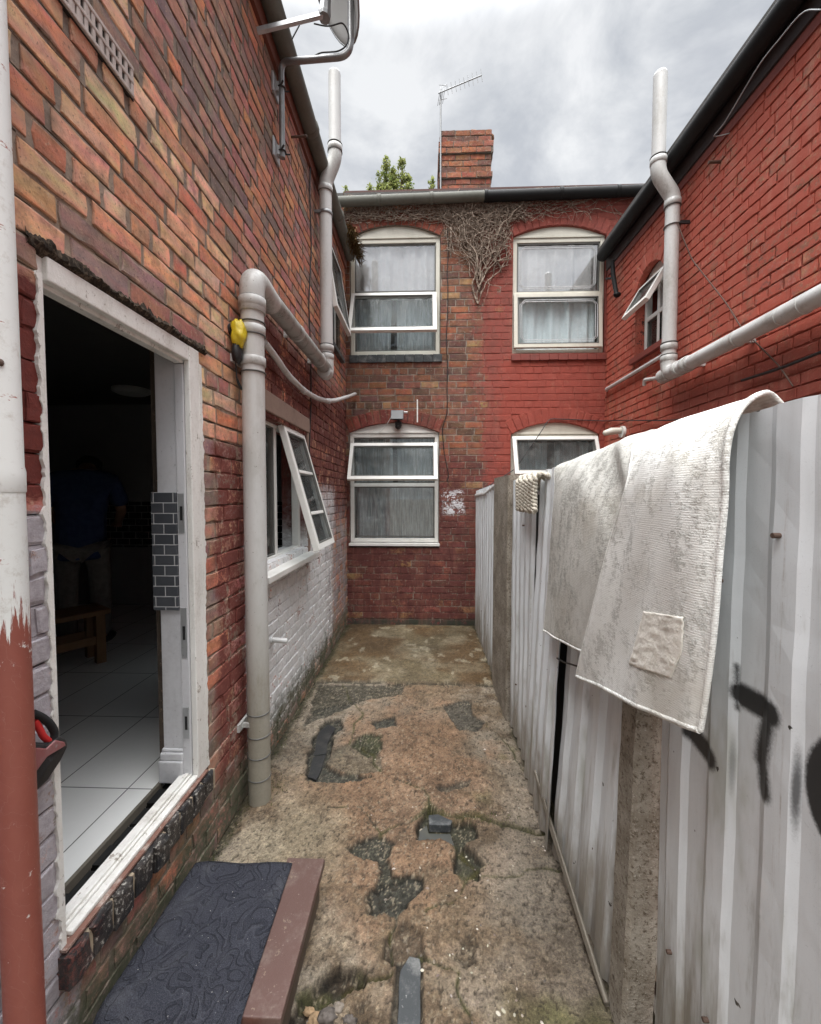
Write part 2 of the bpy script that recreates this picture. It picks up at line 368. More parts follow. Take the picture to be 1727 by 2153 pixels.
def brickwork(mb, T, u0, u1, v0, v1, opens, colf, mcol, ch=.0785, bl=.232, jt=.011, seed=1, depth=.22, wob=.0022, header=4, chip=.15, mrec=.007, backing=True, smear=.45, vj=0.0, groove=0.0, bv=1.0):
    rg = random.Random(seed); nrow = int(math.ceil((v1-v0)/ch)); mcol0 = mcol
    for r in range(nrow):
        va = v0+r*ch; vb = min(va+ch, v1); vm = (va+vb)/2
        iv = [(u0, u1)]
        for of in opens:
            q = of(vm)
            if not q: continue
            a, b = q; new = []
            for x, y in iv:
                if b <= x or a >= y: new.append((x, y)); continue
                if a > x: new.append((x, a))
                if b < y: new.append((b, y))
            iv = new
        if callable(mcol0): mcol = mcol0(vm)
        mb.col = mcol
        for x, y in iv:
            if groove:
                mb.col = tuple(c*.25 for c in mcol); mb.box((x, va, -depth), (y, vb, -.03), T); mb.col = mcol; p_ = x
                while p_ < y:
                    e_ = min(y, p_+rg.uniform(.05, .28)); gz = rg.choice((0, rg.uniform(.3, 1), 1))*groove; mb.box((p_, va+gz-.001, -.031), (e_, vb-rg.uniform(0, .3)*gz, -mrec+rg.uniform(-.002, .001)), T); p_ = e_
            elif backing: mb.box((x, va, -depth), (y, vb, -mrec), T)
            else: mb.add([T(x, va, -mrec), T(y, va, -mrec), T(y, vb, -mrec), T(x, vb, -mrec)], [(0, 1, 2, 3)])
        hd = header and r % (header+1) == header
        L = bl/2 if hd else bl
        p = u0-(bl/4 if hd else (bl/2 if r % 2 else 0))-rg.uniform(0, .03)
        while p < u1:
            l = L*rg.uniform(.96, 1.03)
            if not hd and rg.random() < .09: l = bl/2
            q_ = rg.uniform(0, vj); a, b = p+jt/2+q_/2, p+l-jt/2-q_/2; p += l
            dv0, dv1 = rg.uniform(-.0015, .0015), rg.uniform(-.0015, .0015)
            c = colf((a+b)/2, vm, rg)
            for x, y in iv:
                aa, bb = max(a, x+(.002 if x > u0 else 0)), min(b, y-(.002 if y < u1 else 0))
                if bb-aa > .03:
                    mb.col = c; one_brick(mb, T, aa, bb, va+jt/2+dv0, vb-jt/2+dv1, rg, wob, 0, chip, mcol, smear, bv)
def rect(a, b, c, d):
    return lambda v: (a, b) if c < v < d else None
def archop(a, b, v0, spring, crown):
    h = crown-spring; w = (b-a)/2; R = (w*w+h*h)/(2*h); cz = crown-R; m = (a+b)/2
    def f(v):
        if v < v0: return None
        v = max(v0, v-.046)
        if v > crown: return None
        if v <= spring: return (a, b)
        q = math.sqrt(max(0, R*R-(v-cz)**2)); return (m-q, m+q)
    f.R = R; f.cz = cz; f.m = m; f.hw = w; f.spring = spring; f.crown = crown
    return f
def voussoirs(mb, T, A, thick, colf, mcol, seed, proud=.006):
    rg = random.Random(seed); a1 = math.asin(A.hw/A.R)*1.0; inner = A.R-.012
    n = max(7, int(2*a1*A.R/.082))
    # mortar bed
    mb.col = mcol; pl = []
    for k in range(13):
        a = -a1+2*a1*k/12; pl.append((A.m+inner*math.sin(a), A.cz+inner*math.cos(a)))
    for k in range(12, -1, -1):
        a = -a1+2*a1*k/12; r = A.R+thick; pl.append((A.m+r*math.sin(a), A.cz+r*math.cos(a)))
    for k in range(12):
        q = [pl[k], pl[k+1], pl[24-k], pl[25-k]]; mb.prism(q, -.06, proud-.007, T)
    for k in range(n):
        a = -a1+2*a1*(k+.5)/n; half = A.R*a1/n-.005
        mb.col = colf(A.m+A.R*math.sin(a), A.cz+A.R*math.cos(a), rg)
        def T2(u, v, w, a=a):
            return T(A.m+math.sin(a)*v+math.cos(a)*u, A.cz+math.cos(a)*v-math.sin(a)*u, w)
        one_brick(mb, T2, -half, half, inner+.003, A.R+thick-.004, rg, .0018, proud, .1)

BUFF = [(.70, .39, .24), (.72, .46, .30), (.62, .29, .175), (.68, .34, .21), (.58, .22, .135)]
ROSE = [(.42, .165, .135), (.37, .138, .118), (.46, .19, .145)]
BROWN = [(.31, .19, .158), (.25, .165, .145), (.35, .185, .138), (.19, .132, .118), (.39, .195, .132), (.28, .175, .15)]
ORAN = [(.52, .20, .105), (.46, .17, .09), (.54, .235, .125)]
def jit(c, rg, a=.16):
    k = rg.uniform(1-a, 1+a); return (c[0]*k, c[1]*k*rg.uniform(.93, 1.07), c[2]*k*rg.uniform(.93, 1.07))
def colL(u, v, rg):
    n = mnoise.noise(Vector((u*.9, v*.9, 3.1)))
    buff = min(1, 1.5*max(0, 1-abs((v-2.74-(u-1.3)*.05)/.60)))*max(0, min(1, (2.9-u)/.8))+n*.25
    if v < 2.4 and u > 1.7 and v > 1.8: buff = max(buff, .6)
    r = rg.random()
    if r < buff*.95: return jit(rg.choice(BUFF), rg)
    if rg.random() < .24: return jit(rg.choice(ROSE), rg)
    if u > 2.3 and rg.random() < .5: return jit(rg.choice(ORAN), rg)
    return jit(rg.choice(BROWN+ORAN[:1]), rg)
def colB(u, v, rg):
    if rg.random() < .03: return jit((.30, .17, .08), rg)
    if v > 2.2: return jit(rg.choice([(.20, .085, .05), (.16, .072, .045), (.24, .09, .048), (.12, .06, .045), (.18, .075, .05)]), rg)
    return jit(rg.choice([(.17, .055, .04), (.14, .047, .036), (.20, .062, .042), (.12, .045, .036)]), rg)
def colR(u, v, rg): return jit((.34, .13, .085), rg, .25)
def colRed(u, v, rg): return jit((.21, .05, .034), rg, .2)
MORT = (.24, .20, .165); MORT_D = (.16, .135, .112)

# ------------------------------------------------------------------ ground
def vn(x, y, seed=0):
    ix, iy = np.floor(x), np.floor(y); fx, fy = x-ix, y-iy
    fx = fx*fx*(3-2*fx); fy = fy*fy*(3-2*fy)
    h = lambda a, b: np.modf(np.abs(np.sin(a*127.1+b*311.7+seed*74.7)*43758.5453))[0]
    return (h(ix, iy)*(1-fx)+h(ix+1, iy)*fx)*(1-fy)+(h(ix, iy+1)*(1-fx)+h(ix+1, iy+1)*fx)*fy
def fbm(x, y, sc, o=5, seed=0, g=.55):
    t = 0; a = 1; s = 0
    for k in range(o):
        t = t+a*vn(x*sc+k*17.3, y*sc-k*9.1, seed+k); s += a; a *= g; sc *= 2.03
    return t/s
def sdpoly(X, Y, poly):
    d = np.full(X.shape, 1e9); ins = np.zeros(X.shape, bool); n = len(poly)
    for i in range(n):
        x0, y0 = poly[i]; x1, y1 = poly[(i+1) % n]; ex, ey = x1-x0, y1-y0
        t = np.clip(((X-x0)*ex+(Y-y0)*ey)/(ex*ex+ey*ey+1e-12), 0, 1)
        d = np.minimum(d, np.hypot(X-x0-t*ex, Y-y0-t*ey))
        c = ((y0 > Y) != (y1 > Y)) & (X < (x1-x0)*(Y-y0)/(y1-y0+1e-12)+x0); ins ^= c
    return np.where(ins, -d, d)
def sdline(X, Y, pts):
    d = np.full(X.shape, 1e9)
    for (x0, y0), (x1, y1) in zip(pts[:-1], pts[1:]):
        ex, ey = x1-x0, y1-y0; t = np.clip(((X-x0)*ex+(Y-y0)*ey)/(ex*ex+ey*ey), 0, 1)
        d = np.minimum(d, np.hypot(X-x0-t*ex, Y-y0-t*ey))
    return d
def gp(*pts): return [tuple(onG(*p))[:2] for p in pts]
ss = lambda x, a, b: (lambda t: t*t*(3-2*t))(np.clip((x-a)/(b-a), 0, 1))
SLAB_Y = onG(850, 1437)[1]
def build_path():
    ys = [.85]
    while ys[-1] < D: ys.append(ys[-1]+.0042*max(ys[-1], 1.0))
    ys[-1] = D; ys = np.array(ys); xs = np.linspace(XL-.015, .76, 330)
    X, Y = np.meshgrid(xs, ys); x, y = X, Y
    wx = x+(fbm(x, y, 7, 3, 3)-.5)*.09; wy = y+(fbm(x, y, 7, 3, 8)-.5)*.09
    wx2 = x+(fbm(x, y, 16, 3, 3)-.5)*.05; wy2 = y+(fbm(x, y, 16, 3, 8)-.5)*.05
    z = (fbm(x, y, 1.3, 3, 1)-.5)*.022+(fbm(x, y, 14, 4, 2)-.5)*.010+(fbm(x, y, 60, 3, 5)-.5)*.004
    rough = ss(fbm(x, y, 1.7, 3, 21)+(.12-.12*ss(np.abs(x+.1), .1, .5)), .42, .62)
    z += rough*(fbm(x, y, 40, 4, 31)-.5)*.013
    n1 = fbm(x, y, 2.2, 5, 41); n2 = fbm(x, y, 9, 5, 43); n3 = fbm(x, y, 45, 4, 47); n4 = fbm(x, y, 120, 3, 49)
    def C(r, g, b): return np.array([r, g, b])[None, None, :]
    def mixa(a, b, t): return a*(1-t[..., None])+b*t[..., None]
    col = mixa(C(.23, .175, .125)*np.ones(X.shape+(3,)), C(.30, .26, .215), ss(n1+.5*(n2-.5), .35, .65))
    terra = ss(-np.hypot((x+.12)/.55, (y-2.5)/1.0)+1.15+(n2-.5)*1.2, 0, .6)
    col = mixa(col, C(.25, .165, .112), terra*.8)
    grey = ss(x-.05-.25*(y-1.2)+(n2-.5)*.6, 0, .4)*ss(2.6-y, 0, .5)
    col = mixa(col, C(.27, .235, .20), grey*.8)
    green = ss(fbm(x, y, 2.6, 4, 77), .5, .68)*ss(x, .15, .45)*ss(3.4-y, 0, 1)
    col = mixa(col, C(.17, .165, .075), green*.75)
    pale = ss(-np.hypot((x+.62)/.35, (y-1.95)/.35)+1+(n2-.5)*.9, 0, .7)
    col = mixa(col, C(.36, .31, .235), pale*.7)
    col *= (.62+.76*n2)[..., None]*(.72+.56*n3)[..., None]
    # far slab: smoother, a step higher
    far = ss(y-SLAB_Y-(fbm(x, y*0, 5, 3, 9)-.5)*.05, -.004, .008)
    slabz = .022+(fbm(x, y, 1.4, 3, 61)-.5)*.02+(n2-.5)*.003
    z = z*(1-far)+slabz*far
    scol = mixa(C(.20, .165, .11)*np.ones(X.shape+(3,)), C(.285, .245, .18), ss(n1+(n2-.5)*.6, .38, .6))
    scol = mixa(scol, C(.145, .09, .045), ss(fbm(x, y, 2, 4, 65)+.25*ss(-x, .1, .7), .5, .72)*.8)
    scol = mixa(scol, C(.42, .38, .30), ss(fbm(x*1.5, y, 7, 4, 69), .66, .74)*.7)
    col = mixa(col, scol*(.7+.6*n3)[..., None], far)
    def dip(poly, depth, edge, c, cm=1.0, rag=True, lift=.0):
        nonlocal z, col
        edge = edge*.6; s = sdpoly(wx2 if rag else x, wy2 if rag else y, gp(*poly)); t = ss(-s, -edge, edge)
        z = z*(1-t*.75)-t*depth+t*(n3-.5)*.012+t*(n2-.5)*.008
        rim = np.exp(-(s/.018)**2); z = z+rim*(.3-t)*.004
        cc = c*(.45+1.1*n3)[..., None]; cc = mixa(cc, C(.20, .19, .16)*np.ones(col.shape), ss(n4, .56, .66)*.55)
        col = mixa(col, cc, np.clip(t*cm, 0, 1)); rimshade = np.exp(-((s+.004)/.006)**2)*min(1, depth/.02); col = col*(1-.6*rimshade[..., None])  # crevice shade along the hole rim is put into the colour
    BLK = C(.075, .073, .062); MOS = C(.07, .072, .04); GRY = C(.105, .10, .088); DRT = C(.13, .10, .075)
    dip([(640, 1640), (655, 1560), (680, 1515), (720, 1510), (722, 1532), (700, 1545), (690, 1605), (720, 1625), (790, 1632), (745, 1640), (690, 1645)], .030, .014, BLK)
    dip([(690, 1605), (700, 1575), (770, 1545), (800, 1560), (800, 1620), (740, 1632)], .006, .02, C(.15, .14, .11), .7)
    dip([(735, 1565), (765, 1540), (805, 1545), (800, 1578), (775, 1590)], .015, .02, MOS)
    dip([(780, 1515), (830, 1505), (835, 1525), (790, 1530)], .014, .02, BLK)
    dip([(932, 1480), (985, 1470), (995, 1500), (1022, 1520), (1005, 1536), (965, 1535), (945, 1505)], .014, .016, GRY, .9)
    dip([(668, 1440), (850, 1440), (845, 1460), (770, 1470), (700, 1500), (650, 1500)], .012, .022, C(.075, .07, .055), .85)
    dip([(640, 1525), (660, 1490), (770, 1470), (690, 1505)], .012, .02, BLK, .8)
    dip([(905, 1690), (915, 1720), (1000, 1728), (1005, 1760), (975, 1775), (1020, 1815), (1000, 1850), (960, 1840), (955, 1780), (925, 1760), (875, 1762), (880, 1725)], .036, .013, C(.085, .083, .06))
    dip([(725, 1785), (790, 1750), (830, 1770), (815, 1800), (830, 1835), (890, 1840), (888, 1875), (850, 1915), (795, 1925), (770, 1890), (800, 1850), (795, 1810)], .020, .018, C(.075, .073, .058))
    dip([(780, 1870), (830, 1845), (890, 1840), (885, 1870), (840, 1920), (780, 1925)], .020, .015, BLK)
    dip([(640, 2090), (690, 2035), (770, 2040), (760, 2075), (700, 2100), (665, 2153), (620, 2220), (600, 2140)], .045, .016, C(.075, .058, .042))
    t_ = ss(-sdpoly(wx, wy, gp((630, 2080), (700, 2030), (800, 2045), (790, 2110), (830, 2200), (600, 2220))), -.03, .03); z = z+t_*(fbm(x, y, 24, 4, 121)-.55)*.045; col = col*(1-t_[..., None]*.35*ss(fbm(x, y, 24, 4, 121), .55, .35)[..., None])
    dip([(815, 1975), (850, 1940), (890, 1960), (890, 2010), (840, 2030), (810, 2010)], .016, .02, DRT, .8)
    dip([(820, 2153), (835, 2020), (888, 2010), (890, 2200), (825, 2230)], .012, .008, C(.08, .075, .065), .8, False)
    dip([(950, 2010), (985, 1965), (1010, 1985), (985, 2035)], .014, .035, C(.12, .095, .07), .6)
    dip([(910, 1655), (990, 1635), (985, 1650), (930, 1665)], .010, .012, C(.09, .08, .065), .8)
    for pts, w, dp in (([(905, 1695), (960, 1716), (1030, 1722), (1085, 1738), (1145, 1745)], .012, .022), ([(905, 1695), (870, 1725), (800, 1760)], .006, .012),
                       ([(955, 1775), (1000, 1810), (985, 1850)], .014, .015), ([(840, 1925), (815, 1980), (820, 2030)], .006, .014),
                       ([(640, 2100), (700, 2075), (815, 2050)], .008, .018), ([(720, 1440), (760, 1500), (735, 1560)], .0035, .008), ([(890, 1920), (960, 1890), (1010, 1850), (1120, 1830), (1180, 1840)], .003, .008), ([(690, 1700), (760, 1690), (800, 1755)], .003, .006), ([(1145, 1745), (1120, 1640), (1060, 1560), (1022, 1520)], .003, .006), ([(830, 1635), (900, 1660), (905, 1695)], .004, .008), ([(885, 2010), (950, 2060), (1000, 2160)], .003, .007), ([(770, 1560), (800, 1620)], .005, .01)):
        d = sdline(wx, wy, gp(*pts)); t = 1-ss(d, w*.4, w*1.3)
        z = z-t*dp; mo = ss(fbm(x, y, 12, 3, 5), .4, .6)[..., None]
        col = mixa(col, C(.06, .058, .042)*(1-mo)+C(.085, .078, .03)*mo, t)
        col = mixa(col, C(.10, .10, .045), (1-ss(d, w, w*3.5))*ss(n2, .45, .6)*.6)
    col = col*(.74+.5*ss(fbm(x, y, 1.1, 4, 201), .3, .7))[..., None]
    # dark joints along the walls and the slab step, damp by the fence
    for dd, w in ((x-XL, .07), (.655-x, .05), (D-y, .05)):
        t = (1-ss(dd+(n2-.5)*.08, 0, w)); col = mixa(col, C(.075, .072, .045)*(.6+.8*n3)[..., None], t*.85); z -= t*.006
    t = 1-ss(np.abs(y-SLAB_Y+.012-(fbm(x, y*0, 5, 3, 9)-.5)*.05), .004, .022); col = mixa(col, C(.06, .055, .04), t*.8*ss(n2, .3, .5))
    # exposed aggregate
    peb = ss(n4+.3*(n3-.5), .66, .72)*(.3+.7*rough)*(1-far*.8); col = mixa(col, C(.42, .36, .28)*np.ones(col.shape), peb*.65)
    hol = ss(fbm(x, y, 75, 3, 91), .66, .73)*(1-far*.7); col = mixa(col, C(.075, .06, .045), hol*.75); z -= hol*.004
    h, w_ = X.shape; me = bpy.data.meshes.new('yard_path')
    co = np.stack([X, Y, z], -1).reshape(-1, 3).astype(np.float32)
    idx = np.arange(h*w_).reshape(h, w_); q = np.stack([idx[:-1, :-1], idx[:-1, 1:], idx[1:, 1:], idx[1:, :-1]], -1).reshape(-1, 4)
    me.vertices.add(len(co)); me.vertices.foreach_set('co', co.ravel())
    me.loops.add(q.size); me.loops.foreach_set('vertex_index', q.ravel().astype(np.int32))
    me.polygons.add(len(q)); me.polygons.foreach_set('loop_start', np.arange(0, q.size, 4, dtype=np.int32))
    me.polygons.foreach_set('use_smooth', np.ones(len(q), bool)); me.update(calc_edges=True); me.validate()
    a = me.color_attributes.new('bcol', 'FLOAT_COLOR', 'POINT')
    a.data.foreach_set('color', np.concatenate([np.clip((np.clip(col/.2, 0, 9)**1.2)*.2*np.array([.575, .575, .555]), .008, 1), np.ones(X.shape+(1,))], -1).astype(np.float32).ravel())
    m, nt, p, pos = base_mat('worn_concrete')
    c = N(nt, 'ShaderNodeAttribute', None, attribute_name='bcol').outputs['Color']
    f1 = noi(nt, pos, 95, 5, .75); f2 = noi(nt, pos, 320, 3, .7)
    c = mix(nt, 1.0, c, ramp(nt, f1, [(.3, (.48, .46, .45)), (.5, (1, 1, 1)), (.7, (1.55, 1.52, 1.46))]), 'MULTIPLY')
    c = mix(nt, 1.0, c, ramp(nt, noi(nt, pos, 28, 5, .75), [(.34, (.66, .64, .62)), (.5, (1, 1, 1)), (.68, (1.25, 1.24, 1.2))]), 'MULTIPLY')
    c = mix(nt, 1.0, c, ramp(nt, f2, [(.35, (.75, .75, .75)), (.65, (1.25, 1.25, 1.25))]), 'MULTIPLY')
    setin(nt, p, 'Base Color', c); setin(nt, p, 'Roughness', sm(nt, noi(nt, pos, 4, 4), .35, .65, .62, .95)); setin(nt, p, 'Specular IOR Level', .3)
    bump(nt, p, Mth(nt, 'ADD', f1, Mth(nt, 'MULTIPLY', f2, .5)), .9, .008)
    me.materials.append(m)
    o = bpy.data.objects.new('yard_path', me); COL.objects.link(o); o['kind'] = 'structure'
    return X, Y, z
PX_, PY_, PZ_ = build_path()
def groundz(x, y):
    i = min(max(int(np.searchsorted(PY_[:, 0], y)), 0), PZ_.shape[0]-1); j = min(max(int(np.searchsorted(PX_[0], x)), 0), PZ_.shape[1]-1)
    return float(PZ_[i, j])
g = MB(); g.add([(-150, -150, -.10), (150, -150, -.10), (150, 150, -.10), (-150, 150, -.10)], [(0, 1, 2, 3)])
g = g.build('ground', plain('dark_earth', (.11, .09, .07), .95)); g['kind'] = 'structure'
mb = MB(); mb.box((.74, -1.0, -.09), (XR, D, -.02)); mb.box((-.998, -1.2, -.09), (.74, .86, -.004))
o = mb.build('side_yard', plain('yard_concrete', (.22, .2, .17), .95)); o['kind'] = 'structure'

# ------------------------------------------------------------------ windows
def window(house, T, u0, u1, v0, v1, fm, lights, org, recess=.06, fw=.05, head=None, bars_u=(), bars_v=(), sill=None, fd=.06):
    """frame with fixed panes; a light is (u0,u1,v0,v1,kind,angle): kind 'fix' or 'sash'; head is an arch opening"""
    w1, w0 = -recess, -recess-fd
    f = MB(); B = lambda a, b, c, d, e=w0, g=w1: f.box((a, c, e), (b, d, g), T)
    B(u0, u0+fw, v0, v1); B(u1-fw, u1, v0, v1); B(u0+fw, u1-fw, v1-fw, v1, w0, w1-.002); B(u0+fw, u1-fw, v0, v0+fw, w0, w1-.002)
    for b in bars_v: B(u0+fw, u1-fw, b-.022, b+.022, w0+.004, w1-.004)
    for b in bars_u: B(b-.022, b+.022, v0+fw, v1-fw, w0+.006, w1-.006)
    wn = f.build('window', fm, house, bevel=.004)
    if head:
        A = head; pl = [(A.m-A.hw+.004, v1+.003)]
        for k in range(15):
            u = A.m-A.hw*.995+2*A.hw*.995*k/14; pl.append((u, max(v1+.004, A.cz+math.sqrt(max(A.R**2-(u-A.m)**2, 0))+.008)))
        pl.append((A.m+A.hw-.004, v1+.003))
        h = MB(); h.prism(pl, w0, w1+.004, T); h.build('head_panel', fm, wn)
        h = MB(); h.box((u0, v1+.002, w1-.01), (u1, v1+.03, w1+.012), T); h.build('drip_rail', fm, wn, bevel=.003)
    for (a, b, c, d, kind, ang, *ex) in lights:
        if kind == 'fix':
            g = MB(); g.box((a, c, w0+.025), (b, d, w0+.031), T); g.build('pane', ex[0] if ex else M['glass'], wn)
            g = MB()
            for q in ((a-.004, a+.012, c, d), (b-.012, b+.004, c, d), (a, b, c-.004, c+.012), (a, b, d-.012, d+.004)):
                g.box((q[0], q[2], w0+.032), (q[1], q[3], w1-.012), T)
            g.build('glazing_bead', M['beads'], wn)
        else:
            ct, st = math.cos(ang), math.sin(ang); wh = ex[1] if len(ex) > 1 else w1-.01
            def T2(u, v, w, ct=ct, st=st, d=d, wh=wh):
                dv = v-d; return T(u, d+dv*ct+w*st, wh+w*ct-dv*st)
            s = MB(); t = .048
            for q in ((a, a+t, c, d), (b-t, b, c, d), (a+t, b-t, d-t, d), (a+t, b-t, c, c+t)):
                s.box((q[0], q[2], 0), (q[1], q[3], .045), T2)
            for (e1, e2) in (ex[2] if len(ex) > 2 else []):   # glazing bars
                s.box((a+t, e1, .008), (b-t, e2, .036), T2)
            s.build('sash', ex[0] if ex and ex[0] else fm, wn, bevel=.004)
            g = MB(); g.box((a+t-.006, c+t-.006, .018), (b-t+.006, d-t+.006, .024), T2); g.build('pane', M['glass_sash'] if ang > .06 else M['glass_sky'], wn)
            g = MB()
            for q in ((a+t-.003, a+t+.008, c+t, d-t), (b-t-.008, b-t+.003, c+t, d-t), (a+t, b-t, c+t-.003, c+t+.008), (a+t, b-t, d-t-.008, d-t+.003)):
                g.box((q[0], q[2], .0245), (q[1], q[3], .046), T2)
            g.build('glazing_bead', M['beads'], wn)
    if sill:
        s = MB(); su0, su1, sv0, sv1, sw = sill[:5]
        if len(sill) > 6:
            n = max(4, int((su1-su0)/.11)); rg = random.Random(3)
            for k in range(n):
                a = su0+(su1-su0)*k/n; s.box((a+.003, sv0+rg.uniform(-.003, .003), -.12), (a+(su1-su0)/n-.003, sv1+rg.uniform(-.003, .003), sw+rg.uniform(-.004, .004)), T)
            s.box((su0+.004, sv0+.006, -.12), (su1-.004, sv1-.006, sw-.007), T)
        else:
            s.prism([(0, 0), (1, 0), (1, 1), (0, 1)], 0, 1, lambda p, q, r: T(su0+(su1-su0)*r, sv0+(sv1-sv0)*q+(0 if p == 0 else -.006), -.11+(sw+.11)*p))
        s.build('sill', sill[5], wn, bevel=.004)
    return wn
def curtain(wn, T, u0, u1, v0, v1, w, mat, seed, gap=None, amp=.018, freq=8.0):
    c = MB(); rg = random.Random(seed)
    segs = [(u0, u1)] if not gap else [(u0, gap[0]), (gap[1], u1)]
    for a, b in segs:
        n = int((b-a)/.012)+2; rows = []
        for j in range(9):
            v = v0+(v1-v0)*j/8; row = []
            for i in range(n):
                u = a+(b-a)*i/(n-1); q = (1-j/8)
                d = amp*(math.sin(u*freq*6.28+seed+math.sin(u*7)*1.5)+.5*math.sin(u*freq*14.1+2*seed))*(.5+.6*q)
                row.append(T(u+q*.012*math.sin(u*23+seed), v, w+d))
            rows.append(row)
        c.grid(rows)
    return c.build('curtain', mat, wn, fixn=False)
M['beads'] = paint('grey_window_gasket', (.13, .13, .12), .6, .3, (.06, .06, .05), 8)

# ------------------------------------------------------------------ left house (kitchen wing)
DY0, DY1, DZ0, DZ1 = 1.062, 1.822, .445, 2.333
LH = empty('brick_house', (XL, 2, 0))
tag(LH, 'multicoloured old brick house wing with open kitchen doorway and white paint on its lower wall', 'house')
mb = MB()
KW = (2.42, 3.50, 1.22, 2.225)
KW2 = (4.12, 4.95, 3.33, 4.36)
brickwork(mb, TL, -1.2, D, -.08, 4.62, [rect(DY0, DY1, .30, DZ1), rect(*KW), rect(*KW2)], colL, lambda v: tuple(a+(b-a)*max(0, min(1, (3.3-v)/.9)) for a, b in zip(MORT_D, (.32, .25, .195))), seed=11, wob=.0042, chip=.4, bl=.235, jt=.012, smear=.6, mrec=.0045, vj=.014, groove=.006, bv=.6)
mb.build('wall', M['brickL'], LH)
rg_l = random.Random(6)
mb = MB(); rows = []                                                   # crumbling edge over the door frame, shade of the gap in its dark colour
for j in range(5):
    row = []
    for i in range(150):
        y = DY0-.03+(DY1-DY0+.09)*i/149; nz = mnoise.noise(Vector((y*14, j*.7, 2)))+.9*mnoise.noise(Vector((y*55, j*1.9, 7)))+rg_l.uniform(-.35, .35)
        w = (-.004, .006, .010, -.002, -.03)[j]+nz*.009; z = DZ1+(.040, .028, .012, -.001, -.010)[j]+mnoise.noise(Vector((y*9, j, 5)))*.012+nz*.006
        row.append(TL(y, z, w))
    rows.append(row)
mb.grid(rows, False); mb.build('lintel_edge', clothmat('mortar_and_gap_shade', (.035, .028, .022), (.15, .115, .085), 55, .45, .66, bmp=1.0), LH)
def flecked():
    m, nt, p, pos = base_mat('black_engineering_brick'); a = noi(nt, pos, 75, 6, .75); b = noi(nt, pos, 16, 4, .65)
    c = mix(nt, sm(nt, b, .4, .65), (.016, .016, .018), (.05, .042, .038)); c = mix(nt, sm(nt, Mth(nt, 'ADD', a, Mth(nt, 'MULTIPLY', b, .35)), .74, .80), c, (.42, .40, .36)); y = N(nt, 'ShaderNodeSeparateXYZ', {0: pos}).outputs[1]
    c = mix(nt, Mth(nt, 'MULTIPLY', sm(nt, Mth(nt, 'ADD', y, Mth(nt, 'MULTIPLY', b, .25)), 1.30, 1.20), sm(nt, a, .45, .6)), c, (.14, .045, .035))
    setin(nt, p, 'Base Color', c); setin(nt, p, 'Roughness', .42); bump(nt, p, a, 1.0, .006); return m
# blue brick sill on edge under the door
mb = MB(); rg = random.Random(4); n = 9
for k in range(n):
    a = DY0-.02+(DY1-DY0+.03)*k/n; b = a+(DY1-DY0+.03)/n-.011
    q = rg.uniform(.034, .048)
    def TS(u, v, w): return Vector((XL+v, u, w))
    one_brick(mb, lambda u, v, w: TL(u, v, w+q), a, b, .338, .440+rg.uniform(-.008, .004), rg, .008, 0, .9)
    mb.box((a+.003, .342, -.03), (b-.003, .432, q-.009), TL)
mb.build('door_sill', flecked(), LH)
mb = MB(); mb.box((DY0-.015, .338, -.028), (DY1+.02, .428, .026), TL); mb.build('sill_mortar', plain('pale_mortar', (.36, .29, .21), .95), LH)
mb = MB(); mb.box((DY0-.01, .4405, -.03), (DY1-.02, .448, .018), TL); mb.build('weather_bar', paint('brown_weather_bar', (.20, .10, .075), .8, .9, (.55, .5, .45), 14, vert=False, bmp=.4), LH)
# door frame
fr = MB()
fr.box((DY0+.002, DZ0, -.085), (DY0+.026, DZ1-.002, -.012), TL)
fr.box((DY1-.078, DZ0, -.022), (DY1-.001, DZ1-.002, .004), TL)
fr.box((DY0+.026, DZ1-.066, -.022), (DY1-.078, DZ1-.002, .002), TL); fr.box((DY0+.026, DZ1-.078, -.06), (DY1-.078, DZ1-.004, -.0225), TL)
DF = fr.build('door_frame', M['white'], LH, bevel=.004)
fr = MB(); fr.box((DY1-.082, .43, -.062), (DY1-.004, DZ1-.079, -.0235), TL)
fr.build('door_stop', M['plaster'], DF, bevel=.003)
for zz, h in ((1.62, .17), (1.10, .22), (.70, .14)):
    fr = MB(); fr.box((DY1-.0845, zz-h/2, -.056), (DY1-.082, zz+h/2, -.030), TL); pl_ = fr.build('strike_plate', M['galv'], DF)
    fr = MB(); fr.box((DY1-.0855, zz-.03, -.048), (DY1-.0845, zz+.03, -.037), TL); fr.build('keep_slot', M['black'], DF)
fr = MB()
for a, b, c, d in ((-.075, -.052, .40, .470), (-.052, -.034, .40, .476), (-.034, -.022, .40, .470), (-.022, .004, .4485, .464)): fr.box((DY0+.026, c, a), (DY1-.079 if b > -.03 else DY1-.083, d, b-.001), TL)
fr.build('threshold', M['white'], DF, bevel=.004)
# paint and mortar that ran over the frame edges
mb = MB(); rg = random.Random(9)
for side, y0, sg in ((0, DY0, -1), (1, DY1, 1)):
    ed = []; z = .45
    while z < DZ1-.05:
        j = ((z+.08) % .0785)/.0785; kc = int((z+.08)/.0785); amp_ = .004+.010*abs(mnoise.noise(Vector((kc*3.7, side*9, 1)))*1.6); far = .003+(amp_ if (j < .25 or j > .75) else amp_*.3)+rg.uniform(0, .004)+max(0, .010*mnoise.noise(Vector((z*6, side*5, 3))))+(.007 if side and z > 1.2 else 0)
        ed.append((y0+sg*far, z)); z += .011
    poly = [(y0-sg*.006, .45)]+ed+[(y0-sg*.006, DZ1-.05)]
    for (a, b) in zip(ed[:-1], ed[1:]):
        mb.prism([(y0-sg*.006, a[1]), a, b, (y0-sg*.006, b[1])], -.012, .0055, TL)
mb.build('mortar_edge', M['white'], DF, merge=True)
